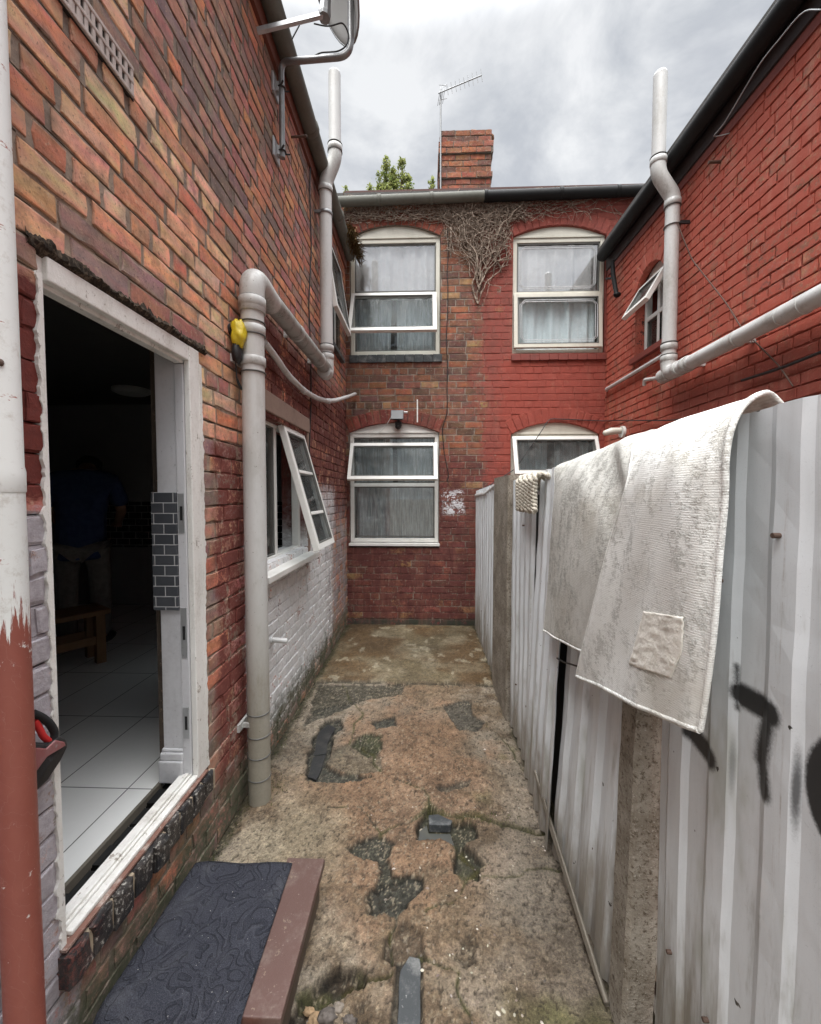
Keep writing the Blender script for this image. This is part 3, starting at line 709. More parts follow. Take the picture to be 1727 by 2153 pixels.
# reveal, skirting and splashback inside the far jamb
mb = MB(); mb.box((DY1-.075, .43, -.152), (DY1+.02, DZ1+.05, -.0625), TL); mb.build('reveal', M['plaster'], LH, bevel=.004)
mb = MB(); mb.box((DY1-.095, .43, -.166), (DY1+.012, .53, -.0600), TL); mb.box((DY1-.090, .53, -.162), (DY1+.01, .565, -.0605), TL); mb.box((DY1-.083, .565, -.158), (DY1+.01, .58, -.061), TL)
mb.build('skirting', M['plaster'], LH, bevel=.006)
def tilemat(name, ca, cb, grout, uaxis, vaxis, su, sv, off, gw, rough):
    m, nt, p, pos = base_mat(name); s = N(nt, 'ShaderNodeSeparateXYZ', {0: pos})
    v = Mth(nt, 'DIVIDE', s.outputs[vaxis], sv); row = Mth(nt, 'FLOOR', v)
    u = Mth(nt, 'ADD', Mth(nt, 'DIVIDE', s.outputs[uaxis], su), Mth(nt, 'MULTIPLY', row, off)); cu = Mth(nt, 'FLOOR', u)
    fu = Mth(nt, 'FRACT', u); fv = Mth(nt, 'FRACT', v)
    eu = Mth(nt, 'MULTIPLY', Mth(nt, 'MINIMUM', fu, Mth(nt, 'SUBTRACT', 1.0, fu)), su); ev = Mth(nt, 'MULTIPLY', Mth(nt, 'MINIMUM', fv, Mth(nt, 'SUBTRACT', 1.0, fv)), sv)
    e = Mth(nt, 'MINIMUM', eu, ev); k = sm(nt, e, gw*.6, gw)
    wn = N(nt, 'ShaderNodeTexWhiteNoise', {'Vector': N(nt, 'ShaderNodeCombineXYZ', {0: cu, 1: row, 2: .5}).outputs[0]}, noise_dimensions='3D').outputs[0]
    c = mix(nt, k, grout, mix(nt, Mth(nt, 'ADD', Mth(nt, 'MULTIPLY', wn, .5), Mth(nt, 'MULTIPLY', noi(nt, pos, 25, 5, .6), .5)), ca, cb))
    setin(nt, p, 'Base Color', c); setin(nt, p, 'Roughness', mix(nt, k, (.9, .9, .9), (rough, rough, rough))); bump(nt, p, k, .5, .002); return m
M['splash'] = tilemat('grey_splashback_tile', (.05, .055, .063), (.095, .10, .11), (.42, .42, .42), 0, 2, .086, .045, .5, .0026, .3)
M['splashy'] = tilemat('dark_kitchen_tile', (.03, .033, .037), (.06, .065, .07), (.42, .42, .42), 0, 2, .15, .075, .5, .004, .25)
M['floor'] = tilemat('white_floor_tile', (.66, .66, .64), (.76, .76, .74), (.10, .10, .10), 0, 1, .32, .565, 0, .003, .28)
mb = MB(); mb.box((DY1-.088, 1.20, -.172), (DY1+.012, 1.71, -.0635), TL); mb.build('splashback', M['splash'], LH)
mb = MB(); mb.box((-4.3, .45, .30), (-1.165, 4.62, .43)); mb.build('floor', M['floor'], LH)
mb = MB(); rg = random.Random(8)
for k in range(8):
    a = DY0+.0+.095*k; mb.box((-1.163, a+.005, .31), (-1.078, a+.088, .405+rg.uniform(-.008, .008)))
mb.box((-1.163, DY0, .30), (-1.076, DY1-.09, .385)); mb.build('floor_gap', paint('black_gap_brick', (.008, .008, .008), .5, .5, (.03, .03, .03), 14), LH)
mb = MB(); mb.box((-1.172, DY0-.1, .40), (-1.158, DY1-.08, .433)); mb.build('floor_edge', paint('grey_floor_edge', (.13, .115, .09), .8, .5, (.06, .05, .04), 12), LH)
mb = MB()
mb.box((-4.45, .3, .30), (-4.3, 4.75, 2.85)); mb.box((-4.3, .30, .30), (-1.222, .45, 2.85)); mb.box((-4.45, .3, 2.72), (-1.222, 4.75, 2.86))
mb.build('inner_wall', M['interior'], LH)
mb = MB(); mb.box((-4.3, 4.62, .30), (-1.222, 4.75, 2.72)); mb.build('kitchen_wall', plain('kitchen_paint', (.30, .30, .30), .8), LH)
mb = MB(); mb.box((-4.2, 4.605, 1.1), (-1.222, 4.618, 1.62)); mb.build('kitchen_tiles', M['splashy'], LH)
mb = MB(); mb.box((-5.2, -1.2, -.08), (-4.98, D, 4.62)); mb.box((-4.98, -1.2, -.08), (-1.222, -.98, 4.62)); mb.box((-4.98, .1, -.08), (-4.45, .28, 4.6)); mb.build('side_wall', plain('plain_brick', (.2, .08, .05), .9), LH)
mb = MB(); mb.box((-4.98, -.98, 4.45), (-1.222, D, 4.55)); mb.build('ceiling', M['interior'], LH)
sl_ = math.tan(math.radians(36))
mb = MB(); mb.add([(-.90, -1.35, 4.74), (-.90, D-.02, 4.74), (-3.1, D-.02, 4.74+2.2*sl_), (-3.1, -1.35, 4.74+2.2*sl_), (-5.3, D-.02, 4.74), (-5.3, -1.35, 4.74),
        (-.90, -1.35, 4.66), (-.90, D-.02, 4.66), (-5.3, D-.02, 4.66), (-5.3, -1.35, 4.66)],
       [(0, 1, 2, 3), (3, 2, 4, 5), (0, 6, 7, 1), (6, 9, 8, 7), (9, 5, 4, 8), (0, 3, 5, 9, 6), (1, 7, 8, 4, 2)])
RF = mb.build('roof', M['roof'], LH)
mb = MB(); mb.tube([(-.925, -1.4, 4.665), (-.925, 1.6, 4.668), (-.93, 5.24, 4.66)], .062, 20)
mb.build('gutter', M['gutter'], RF)
for yy in (1.9, 2.45, 3.45, 4.5):
    b = MB(); ring(b, (-.926, yy, 4.667), (0, 1, 0), .067, .05); b.build('gutter_clip', M['gutter'], RF)
mb = MB(); mb.box((-1.2, 4.52, -.02), (D-.03, 4.70, .022), TL); mb.build('fascia', paint('red_brown_fascia', (.17, .055, .035), .6, .5, (.07, .04, .03), 8), LH)
# kitchen window
a, b, c, d = KW
ml = 2.945
kwn = window(LH, TL, a, b, c, d, M['upvc'], [(a+.05, ml-.022, c+.05, d-.05, 'fix', 0, M['glass_clear']),
     (ml+.01, b-.03, c+.03, d-.03, 'sash', math.radians(15.5), None, -.055, [(1.515, 1.54), (1.84, 1.865)])], None, recess=.062, bars_u=(ml,),
     sill=(a-.02, b+.06, c-.045, c-.005, .085, M['upvc']))
mb = MB(); rows = []
for j in range(10):
    v = c+.06+(d-c-.12)*j/9
    rows.append([TL(a+.05+(ml-a-.1)*(i/30)*(1-.35*math.sin(j/9*3.1)*(i/30)), v, -.16+.012*math.sin(i*1.7+j*.35)) for i in range(31)])
mb.grid(rows); mb.build('curtain', M['curtain_dim'], kwn, fixn=False)
mb = MB(); mb.prism([(a-.03, d+.003), (b+.07, d+.003), (b+.06, d+.125), (a-.03, d+.135)], -.06, .012, TL); mb.build('lintel', M['render'], LH, bevel=.006)
mb = MB(); mb.box((b+.002, c-.01, -.075), (b+.055, d+.002, .008), TL); mb.build('reveal_render', M['render'], LH, bevel=.004)
a, b, c, d = KW2
window(LH, TL, a, b, c, d, M['upvc'], [(a+.05, b-.05, c+.05, d-.05, 'fix', 0), (a+.03, b-.02, c+.22, d-.03, 'sash', math.radians(9), None, -.03)], None, recess=.05, sill=(a-.03, b+.03, c-.06, c-.01, .05, M['slate']))
# ------------------------------------------------------------------ back house
BH = empty('terraced_house', (.7, D, 0))
tag(BH, 'terraced house closing the yard, half brown brick, half painted red, with a brick chimney', 'house')
UL = archop(-.945, .195, 3.44, 4.93, 5.075); LL = archop(-.965, .185, 1.055, 2.50, 2.625)
UR = archop(1.095, 2.232, 3.45, 4.90, 5.03); LR = archop(1.09, 2.19, 1.055, 2.47, 2.62)
mb = MB()
brickwork(mb, TB, -1.02, 3.6, -.08, 5.44, [UL, LL, UR, LR], colB, MORT, seed=5, wob=.002, ch=.0845, bl=.225, mrec=.004, smear=.18, bv=.6)
voussoirs(mb, TB, UL, .15, lambda u, v, r: jit((.23, .06, .04), r), MORT_D, 1)
voussoirs(mb, TB, LL, .16, lambda u, v, r: jit((.20, .045, .033), r), (.17, .05, .04), 2)
voussoirs(mb, TB, UR, .17, colRed, (.17, .05, .04), 3)
voussoirs(mb, TB, LR, .17, colRed, (.17, .05, .04), 4)
mb.build('wall', M['brickB'], BH)
mb = MB(); mb.box((-5.2, D+.001, -.08), (-1.021, D+.2, 5.4)); mb.box((3.601, D+.001, -.08), (6.6, D+.2, 5.4)); mb.box((-5.2, 11.9, -.08), (6.6, 12.1, 5.4)); mb.box((-5.4, D, -.08), (-5.2, 12.1, 5.4)); mb.box((6.6, D, -.08), (6.8, 12.1, 5.4))
mb.build('side_wall', plain('plain_brick_back', (.19, .075, .05), .9), BH)
mb = MB(); mb.box((-5.2, D+.25, 2.75), (6.6, 11.9, 2.9)); mb.box((.62, D+.23, 0), (.74, 8, 5.4)); mb.box((-5.2, 8, 0), (6.6, 8.1, 5.4)); mb.build('inner_wall', M['interior'], BH)
t32 = math.tan(math.radians(31)); zr = 5.44+(9.0-D+.04)*t32
mb = MB(); mb.add([(-5.5, D-.04, 5.44), (6.9, D-.04, 5.44), (6.9, 9.0, zr), (-5.5, 9.0, zr), (-5.5, 12.4, 5.5), (6.9, 12.4, 5.5), (-5.5, D-.04, 5.40), (6.9, D-.04, 5.40), (-5.5, 12.4, 5.43), (6.9, 12.4, 5.43)],
       [(0, 1, 2, 3), (3, 2, 5, 4), (0, 6, 7, 1), (6, 8, 9, 7), (8, 4, 5, 9), (0, 3, 4, 8, 6), (1, 7, 9, 5, 2)])
RFB = mb.build('roof', M['roof'], BH)
gy = D-.105
gx = lambda px: onB(px, 400, gy).x
zA, zB = onB(715, 424, gy).z, onB(1385, 398, gy).z
xs_ = gx(1022); zz_ = lambda x: zA+(zB-zA)*(x-gx(715))/(gx(1385)-gx(715))
mb = MB(); mb.tube([(gx(712), gy, zz_(gx(712))), (xs_, gy, zz_(xs_))], .058, 20); GA = mb.build('gutter', M['gutter'], RFB); GA['label'] = 'grey green plastic gutter on the left half'
mb = MB(); mb.tube([(xs_+.001, gy+.006, zz_(xs_)), (gx(1425), gy+.006, zz_(gx(1425)))], .062, 20); GB = mb.build('gutter', M['gutter_black'], RFB); GB['label'] = 'black gutter on the right half'
for px in (798, 908, 1022, 1180, 1300):
    b = MB(); x = gx(px); ring(b, (x, gy, zz_(x)), (1, 0, 0), .066, .04); b.build('gutter_clip', M['gutter'] if px < 1000 else M['gutter_black'], RFB)
mb = MB(); mb.box((-1.0, 5.34, -.02), (3.6, 5.47, .03), TB); mb.build('fascia', paint('dark_fascia', (.09, .035, .028), .7, .6, (.04, .03, .028), 8), BH)
# windows of the back wall
pz = lambda y, x=830: onB(x, y).z
def gapz(y, x=830): return onB(x, y, D+.07).z
a, b = -.94, .19
w_ = window(BH, TB, a, b, 3.475, 4.915, M['cream'], [(a+.055, b-.055, 4.27, 4.865, 'fix', 0, M['glass_sky']), (a+.055, b-.055, 3.53, 4.20, 'fix', 0, M['glass_clear']),
     (a+.012, b-.045, 3.575, 4.225, 'sash', math.radians(27), M['upvc'], -.05)], None, recess=.035, head=UL, bars_v=(4.235,), sill=(a-.02, b+.03, 3.37, 3.465, .02, M['slate'], 1))
curtain(w_, TB, a+.05, b-.05, 4.21, 4.87, -.128, M['curtain'], 1, None, .034, 4); curtain(w_, TB, a+.05, b-.05, 3.5, 4.22, -.14, M['curtain_dim'], 2, (-.43, -.36), .02, 5)
a, b = -.96, .18
w_ = window(BH, TB, a, b, 1.085, 2.485, M['upvc'], [(a+.055, b-.055, 1.155, 1.80, 'fix', 0), (a+.05, b-.05, 1.85, 2.43, 'fix', 0, M['glass_clear']),
     (a+.012, b-.02, 1.80, 2.34, 'sash', math.radians(29), M['upvc'], -.03)], None, recess=.035, head=LL, bars_v=(1.825,), sill=(a-.015, b+.015, 1.045, 1.08, .025, M['upvc']))
curtain(w_, TB, a+.05, b-.05, 1.12, 1.83, -.15, M['curtain_dim'], 3, None, .025, 4); curtain(w_, TB, a+.05, b-.05, 1.83, 2.43, -.15, M['curtain_dim'], 4, (-.42, -.36), .02, 5)
a, b = 1.10, 2.225
w_ = window(BH, TB, a, b, 3.475, 4.885, M['cream'], [(a+.055, b-.055, 4.235, 4.83, 'fix', 0, M['glass_sky']), (a+.01, b-.03, 3.52, 4.20, 'sash', math.radians(4), None, -.05)], None, recess=.035, head=UR, bars_v=(4.215,), sill=(a-.02, b+.02, 3.375, 3.445, .03, M['redsill'], 1))
curtain(w_, TB, a+.05, b-.05, 4.2, 4.85, -.128, M['curtain'], 5, None, .034, 4); curtain(w_, TB, a+.05, b-.05, 3.5, 4.2, -.128, M['curtain'], 6, None, .034, 4)
mb = MB()
for (c0, d0, w) in ((4.285, 4.80, -.060), (3.60, 4.12, -.008)):
    a1, b1 = a+.085, b-.09
    for o1 in (0, .022):
        q = .06-o1; pts = [(a1+o1+q, d0-o1), (b1-o1-q, d0-o1), (b1-o1, d0-o1-q), (b1-o1, c0+o1+q), (b1-o1-q, c0+o1), (a1+o1+q, c0+o1), (a1+o1, c0+o1+q), (a1+o1, d0-o1-q)]
        mb.tube([TB(u, v, w+(0 if w < -.03 else -(v-4.2)*math.sin(math.radians(4)))) for u, v in pts+pts[:1]], .0035, 5)
mb.build('leading', plain('white_lead_strip', (.75, .76, .78), .4), w_)
a, b = 1.095, 2.185
w_ = window(BH, TB, a, b, 1.085, 2.46, M['cream'], [(a+.055, b-.055, 1.15, 1.80, 'fix', 0), (a+.05, b-.05, 1.85, 2.41, 'fix', 0, M['glass_clear']), (a+.012, b-.012, 1.90, 2.42, 'sash', math.radians(22), M['upvc'], -.04)],
     None, recess=.035, head=LR, bars_v=(1.825,), sill=(a-.015, b+.015, 1.0, 1.08, .03, M['upvc']))
curtain(w_, TB, a+.05, b-.05, 1.12, 2.43, -.2, M['curtain_dim'], 8, (1.6, 1.7), .02, 4)
# chimney of bricks
CY = 7.2; cx0, cx1 = onB(926, 330, CY).x, onB(1034, 330, CY).x; cz1 = onB(980, 272, CY).z
mb = MB(); rg = random.Random(21); ch = .0985; zt = cz1; r = 0
zc = 6.2
courses = []
while zt-ch*r > zc: courses.append(zt-ch*(r+1)); r += 1
def chim_off(r): return {0: .0, 1: .0, 2: .028, 3: .028}.get(r, .02 if r == 7 else -.003 if r < 7 else -.008)
for r, z0 in enumerate(courses):
    of = chim_off(r); X0, X1, Y0, Y1 = cx0-of, cx1+of, CY-of, CY+.75+of
    mb.col = MORT_D; mb.box((X0+.012, Y0+.012, z0), (X1-.012, Y1-.012, z0+ch))
    for face in range(3):
        if face == 0: T = lambda u, v, w: Vector((u, Y0-w+.001, v)); u0, u1 = X0, X1
        elif face == 1: T = lambda u, v, w: Vector((X0-w+.001, u, v)); u0, u1 = Y0, Y1
        else: T = lambda u, v, w: Vector((X1+w-.001, u, v)); u0, u1 = Y0, Y1
        p = u0-(.12 if r % 2 else 0)
        while p < u1:
            aa, bb = max(p+.005, u0), min(p+.245, u1)
            if bb-aa > .04 and not (r == 0 and rg.random() < .06):
                mb.col = jit(rg.choice([(.25, .085, .045), (.21, .07, .04), (.28, .10, .055), (.14, .06, .042)]), rg)
                one_brick(mb, T, aa, bb, z0+.006, z0+ch-.006, rg, .004, rg.uniform(-.003, .004), .3, MORT, .3)
            p += .25
CHM = mb.build('chimney', brickmat('chimney_brick', 0, grime=.35), RFB)
mb = MB()
for k in range(9):
    x = cx0+.08+(cx1-cx0-.1)*k/8; mb.ball((x, CY+.1+rg.uniform(0, .1), cz1-.01+rg.uniform(-.02, .02)), .10, .11, .028+.03*(k in (4, 5)), 10, 6, .4, k)
mb.build('mortar_cap', plain('chimney_mortar', (.30, .16, .10), .95), CHM)

# ------------------------------------------------------------------ right house
RH = empty('painted_house', (XR, 2, 0))
tag(RH, 'house wing with bright red painted brick wall rising behind the metal fence', 'house')
RW = archop(4.06, 4.58, 3.16, 3.86, 4.02)
mb = MB()
brickwork(mb, TR, -1.2, D, -.08, 4.58, [RW], colR, (.20, .05, .035), seed=31, wob=.0028, chip=.25, mrec=.007, bv=.7, groove=.003)
voussoirs(mb, TR, RW, .15, colR, (.2, .05, .035), 7, .004)
mb.build('wall', M['brickR'], RH)
mb = MB(); mb.box((6.4, -1.2, -.08), (6.6, D, 4.6)); mb.box((XR+.222, -1.2, -.08), (6.4, -.98, 4.6)); mb.build('side_wall', plain('plain_brick_red', (.2, .05, .04), .9), RH)
mb = MB(); mb.box((XR+.222, -.98, 4.4), (6.4, D, 4.5)); mb.build('ceiling', M['interior'], RH)
mb = MB(); mb.add([(2.12, -1.35, 4.70), (2.12, D-.02, 4.70), (4.4, D-.02, 4.70+2.28*sl_), (4.4, -1.35, 4.70+2.28*sl_), (6.7, D-.02, 4.70), (6.7, -1.35, 4.70),
        (2.12, -1.35, 4.62), (2.12, D-.02, 4.62), (6.7, D-.02, 4.62), (6.7, -1.35, 4.62)],
       [(0, 1, 2, 3), (3, 2, 4, 5), (0, 6, 7, 1), (6, 9, 8, 7), (9, 5, 4, 8), (0, 3, 5, 9, 6), (1, 7, 8, 4, 2)])
RFR = mb.build('roof', M['roof'], RH)
mb = MB(); mb.tube([(2.155, -1.4, 4.60), (2.15, 2.4, 4.605), (2.15, 5.22, 4.59)], .066, 20); mb.build('gutter', M['gutter_black'], RFR)
mb = MB(); mb.box((-1.2, 4.44, -.02), (D-.03, 4.65, .03), TR); mb.build('fascia', paint('black_fascia', (.03, .02, .02), .6, .5, (.06, .03, .025), 8), RH)
mb = MB(); mb.box((-1.2, 4.37, -.02), (D-.03, 4.438, .014), TR); mb.build('wall_band', paint('red_band', (.20, .045, .033), .6, .4, (.1, .03, .025), 8), RH)
a, b = 4.07, 4.57
window(RH, TR, a, b, 3.19, 3.855, M['upvc'], [(a+.04, 4.31, 3.23, 3.52, 'fix', 0), (4.33, b-.04, 3.23, 3.52, 'fix', 0), (a+.01, b-.01, 3.50, 3.86, 'sash', math.radians(30), None, -.06)],
     None, head=RW, recess=.09, fw=.04, bars_u=(4.32,), bars_v=(3.54,), sill=(a-.10, b+.05, 3.10, 3.16, .045, M['redsill']))

def rings(name, items, mat, parent, n=24):
    for (p, d, r, h) in items:
        b = MB(); ring(b, p, d, r, h, n); b.build(name, mat, parent)
Zd = (0, 0, 1)
# ------------------------------------------------------------------ soil pipes and gutters' pipes
def thing_at(name, loc, label, cat, group=None): return tag(empty(name, loc), label, cat, group)
p0 = at(0, 541, 1300, -.915); py0 = p0.y
e1 = at(0, 541, 592, -.915); e2 = at(0, 688, 778, -.905)
P1 = thing_at('soil_pipe', (-.915, py0, 0), 'grey soil pipe rising from the yard beside the kitchen window with an elbow on top', 'pipe')
mb = MB(); mb.tube([(-.915, py0, -.02), (-.915, py0, .62), (-.918, py0+.002, 1.5), (-.915, py0, e1.z-.12)], .059, 24); ps = mb.build('vertical_pipe', M['pipe_low'], P1)
mb = MB(); mb.tube(bend([(-.915, py0, e1.z-.20), (-.915, py0, e1.z), (-.910, py0+.26, e1.z-.035)], .14, 10), .064, 24)
ring(mb, (-.915, py0, e1.z-.15), (0, 0, 1), .070, .05); mb.build('elbow', M['pipe'], P1)
mb = MB(); mb.tube([(-.911, py0+.14, e1.z-.022), (-.905, e2.y, e2.z)], .058, 24); mb.build('sloping_pipe', M['pipe_mossy'], P1)
zq = lambda y: at(0, 541, y, -.915).z
rings('collar', [((-.915, py0, zq(y)), Zd, r, h) for y, r, h in ((655, .068, .075), (705, .0655, .045), (768, .0655, .045))], M['pipe'], P1)
rings('joint', [((-.915, py0, zq(y)), Zd, .0622 if y > 900 else .0665, .007) for y in (640, 690, 715, 790, 1500, 1548, 1592, 1640)], M['pipe_dark'], P1)
for z_ in (zq(768), .45):
    mb = MB(); mb.box((-.999, py0-.085, z_-.02), (-.985, py0+.085, z_+.02)); mb.box((-.985, py0-.05, z_-.012), (-.93, py0-.035, z_+.012)); mb.build('clip', M['pipe'], P1)
for t_ in (.4, .8):
    c_ = Vector((-.911, py0+.14, e1.z-.022)).lerp(Vector((-.905, e2.y, e2.z)), t_); mb = MB(); ring(mb, c_, (0, 1, -.03), .061, .022); mb.box((-.999, c_.y-.012, c_.z-.03), (-.955, c_.y+.012, c_.z+.03)); mb.build('clip', M['pipe'], P1)
dv = Vector((-.905, e2.y, e2.z))
v2 = at(0, 681, 600, -.905); VY = e2.y-.005
P2 = thing_at('vent_pipe', (-.905, VY, 2.7), 'grey vent pipe climbing the left wall past its gutter into the sky', 'pipe')
zt = at(1, 695, 156, VY).z; zb = at(0, 688, 770, -.905).z
z1 = at(1, 676, 392, VY).z; z2 = at(1, 700, 325, VY).z
mb = MB(); mb.tube([(-.905, VY, zb-.05), (-.905, VY, z1)], .056, 24); mb.build('vertical_pipe', M['pale_pipe'], P2)
mb = MB(); mb.tube(bend([(-.905, VY, z1-.06), (-.905, VY, z1+.03), (-.815, VY, z2-.04), (-.815, VY, z2+.07)], .06, 6), .061, 24); mb.build('offset_bend', M['pipe'], P2)
mb = MB(); mb.tube([(-.815, VY, z2), (-.815, VY, zt)], .055, 24); mb.ball((-.815, VY, zt), .055, .055, .03, 16, 6); mb.build('upper_pipe', M['pale_pipe'], P2)
rings('collar', [((x, VY, z), Zd, .066, .05) for x, z in ((-.905, z1-.03), (-.815, z2+.05), (-.905, zb+.08), (-.905, zb+.16))], M['pipe'], P2)
mb = MB(); mb.tube(bend([(-.905, VY, zb+.1), (-.905, VY, zb-.08), (-.905, VY-.12, zb-.075)], .08), .0625, 20); mb.build('elbow', M['pipe'], P2)
rings('joint', [((x, VY, z), Zd, .0675, .006) for x, z in ((-.905, z1-.055), (-.815, z2+.085), (-.815, z2+.02), (-.905, zb+.11), (-.905, zb+.19))], M['pipe_dark'], P2)
mb = MB(); zc_ = at(0, 680, 436, -.905).z; ring(mb, (-.905, VY, zc_), (0, 0, 1), .062, .03, 24); mb.box((-.995, VY-.05, zc_-.012), (-.93, VY-.035, zc_+.012)); mb.build('clip', M['steel'], P2)
mb = MB(); hp = [at(0, x, y, -.955) for x, y in ((556, 720), (578, 748), (605, 788), (640, 822), (668, 838), (690, 843))]+[at(1, 705, 842, 4.3), at(1, 735, 833, 5.0), at(1, 747, 828, 5.26)]
hp = [Vector(h) for h in hp]
mb.tube(bend(hp, .15, 4), .021, 14); hs = mb.build('waste_pipe', M['pale_pipe'], None, org=hp[0])
tag(hs, 'thin pale waste pipe sagging along the left wall below the soil pipe', 'pipe')
mb = MB(); ring(mb, hp[5], hp[6]-hp[4], .027, .09); ring(mb, hp[3], hp[4]-hp[2], .025, .05); mb.build('coupling', M['pale_pipe'], hs)
t0 = at(0, 570, 1345, XL); mb = MB(); mb.tube([t0, t0+Vector((.105, .01, -.012))], .017, 14, cap=False); mb.tube([t0+Vector((.105, .01, -.012)), t0+Vector((.02, 0, 0))], .0135, 14)
ring(mb, t0+Vector((.006, 0, 0)), (1, 0, 0), .026, .012)
tag(mb.build('overflow_pipe', M['pale_pipe'], None, org=t0), 'short pale overflow pipe stub sticking out of the white painted brick', 'pipe')
# right wall pipes
rx = 2.14
r0 = at(0, 1403, 785, rx); rY = r0.y-.02
P3 = thing_at('vent_pipe', (rx, rY, r0.z), 'pale grey vent pipe on the red painted wall, bent round the black gutter', 'pipe')
u1 = at(1, 1433, 420, rY).z; u2 = at(1, 1405, 352, rY).z; u3 = at(1, 1420, 158, rY).z; ub = r0.z
mb = MB(); mb.tube([(rx, rY, ub), (rx, rY, u1)], .056, 24); mb.build('vertical_pipe', M['pale_pipe'], P3)
mb = MB(); mb.tube(bend([(rx, rY, u1-.06), (rx, rY, u1+.03), (2.01, rY, u2-.05), (2.01, rY, u2+.07)], .07), .061, 24); mb.build('offset_bend', M['pipe'], P3)
mb = MB(); mb.tube([(2.01, rY, u2), (2.01, rY, u3)], .0545, 24); mb.ball((2.01, rY, u3), .056, .056, .045, 16, 6, .1); mb.build('upper_pipe', M['pale_pipe'], P3)
rings('collar', [((x, rY, z), Zd, .066, .05) for x, z in ((rx, u1-.03), (2.01, u2+.05), (rx, ub+.12), (rx, ub+.22))], M['pipe'], P3)
rings('joint', [((x, rY, z), Zd, .0672, .007) for x, z in ((rx, u1-.06), (2.01, u2+.085), (rx, ub+.15), (rx, ub+.255), (rx, at(0, 1420, 470, rx).z))], M['pipe_dark'], P3)
mb = MB(); z = at(0, 1420, 470, rx).z; mb.box((rx+.03, rY-.07, z-.012), (XR+.005, rY-.05, z+.012)); mb.build('clip', M['black'], P3)
P4 = thing_at('soil_pipe', (rx, rY, r0.z), 'pale soil pipe running level along the red painted wall above the rug', 'pipe')
mb = MB(); zh = r0.z-.01; zn = at(0, 1727, 622, rx).z
mb.tube([(rx, rY-.10, zh), (rx, 1.2, zn+.02)], .0555, 24); mb.build('level_pipe', M['pale_pipe'], P4)
mb = MB(); mb.tube(bend([(rx, rY, zh+.17), (rx, rY, zh), (rx, rY-.17, zh)], .09, 8), .0625, 24); mb.tube([(rx, rY-.02, zh), (rx, rY+.09, zh)], .062, 24); mb.build('elbow', M['pipe'], P4)
rings('collar', [((rx, y, zh+(zn-zh)*(rY-y)/(rY-2.4)), (0, 1, 0), .065 if y > 3 else .058, .05 if y > 3 else .008) for y in (rY-.15, rY-.26, 2.60, 2.45)], M['pipe'], P4)
for y in (3.45, 2.95, 2.2):
    mb = MB(); z_ = zh+(zn-zh)*(rY-y)/(rY-2.4); ring(mb, (rx, y, z_), (0, 1, 0), .0585, .022); mb.box((rx+.045, y-.012, z_-.03), (XR+.005, y+.012, z_+.03)); mb.build('clip', M['pipe'], P4)
q = at(0, 1360, 805, 2.2); mb = MB(); mb.tube(bend([(rx, rY+.06, zh-.01), (2.18, q.y, q.z+.03), (2.19, q.y+.02, q.z-.02)], .03), .017, 12)
mb.build('drain_spur', M['pipe'], P4)
q0, q1 = at(0, 1276, 818, 2.215), at(0, 1398, 745, 2.215); mb = MB(); mb.tube([q0, q1], .019, 12); mb.tube([q0, q0+Vector((.03, .06, 0))], .019, 12)
tag(mb.build('waste_pipe', M['pale_pipe'], None, org=q0), 'thin pale waste pipe under the small arched window of the red wall', 'pipe')
# foreground downpipe
DX, DYp = -.945, .898
P5 = thing_at('downpipe', (DX, DYp, 0), 'round iron downpipe in the left foreground, white above and scratched red brown below', 'downpipe')
def dpmat():
    m, nt, p, pos = base_mat('two_tone_downpipe'); z = N(nt, 'ShaderNodeSeparateXYZ', {0: pos}).outputs[2]
    st = noi(nt, scalev(nt, pos, (48, 48, 3.2)), 1.0, 6, .75); n2 = noi(nt, pos, 30, 6, .75); n3 = noi(nt, scalev(nt, pos, (1, 1, .5)), 16, 4, .6, 1)
    edge = sm(nt, Mth(nt, 'ADD', z, Mth(nt, 'MULTIPLY', Mth(nt, 'SUBTRACT', st, .5), .55)), 1.43, 1.45)
    c = mix(nt, edge, mix(nt, n3, (.21, .058, .042), (.285, .085, .060)), mix(nt, sm(nt, n2, .5, .75), (.70, .71, .69), (.52, .50, .46)))
    low = Mth(nt, 'SUBTRACT', 1.0, edge)
    ch = Mth(nt, 'MULTIPLY', sm(nt, Mth(nt, 'ADD', Mth(nt, 'MULTIPLY', n2, .5), Mth(nt, 'MULTIPLY', noi(nt, scalev(nt, pos, (1, 1, .6)), 11, 5, .7, .6), .5)), .575, .60), low)
    c = mix(nt, ch, c, (.60, .55, .52))
    sc = N(nt, 'ShaderNodeTexWave', {'Vector': scalev(nt, pos, (40, 40, 28)), 'Scale': .35, 'Distortion': 18.0, 'Detail': 4.0}, wave_type='BANDS', bands_direction='DIAGONAL').outputs[1]
    c = mix(nt, Mth(nt, 'MULTIPLY', sm(nt, sc, .9975, 1.0, 0, .15), low), c, (.5, .36, .32))
    chip = Mth(nt, 'MULTIPLY', sm(nt, noi(nt, scalev(nt, pos, (1, 1, 3)), 9, 5, .75), .63, .66), edge)
    c = mix(nt, chip, c, (.32, .10, .07))
    setin(nt, p, 'Base Color', c); setin(nt, p, 'Roughness', sm(nt, n2, .3, .7, .38, .6)); bump(nt, p, Mth(nt, 'ADD', n2, ch), .18, .003); return m
M['downpipe'] = dpmat()
R5 = .037
mb = MB(); mb.tube([(DX, DYp, -.02), (DX, DYp, 1.0), (DX, DYp, 1.742)], R5, 32); mb.build('lower_pipe', M['downpipe'], P5)
mb = MB(); mb.tube([(DX, DYp, 1.705), (DX, DYp, 1.708), (DX, DYp, 1.752), (DX, DYp, 1.765), (DX, DYp, 4.6)], [R5+.001, R5+.002, R5+.0025, R5, R5], 32); mb.build('upper_pipe', M['downpipe'], P5)
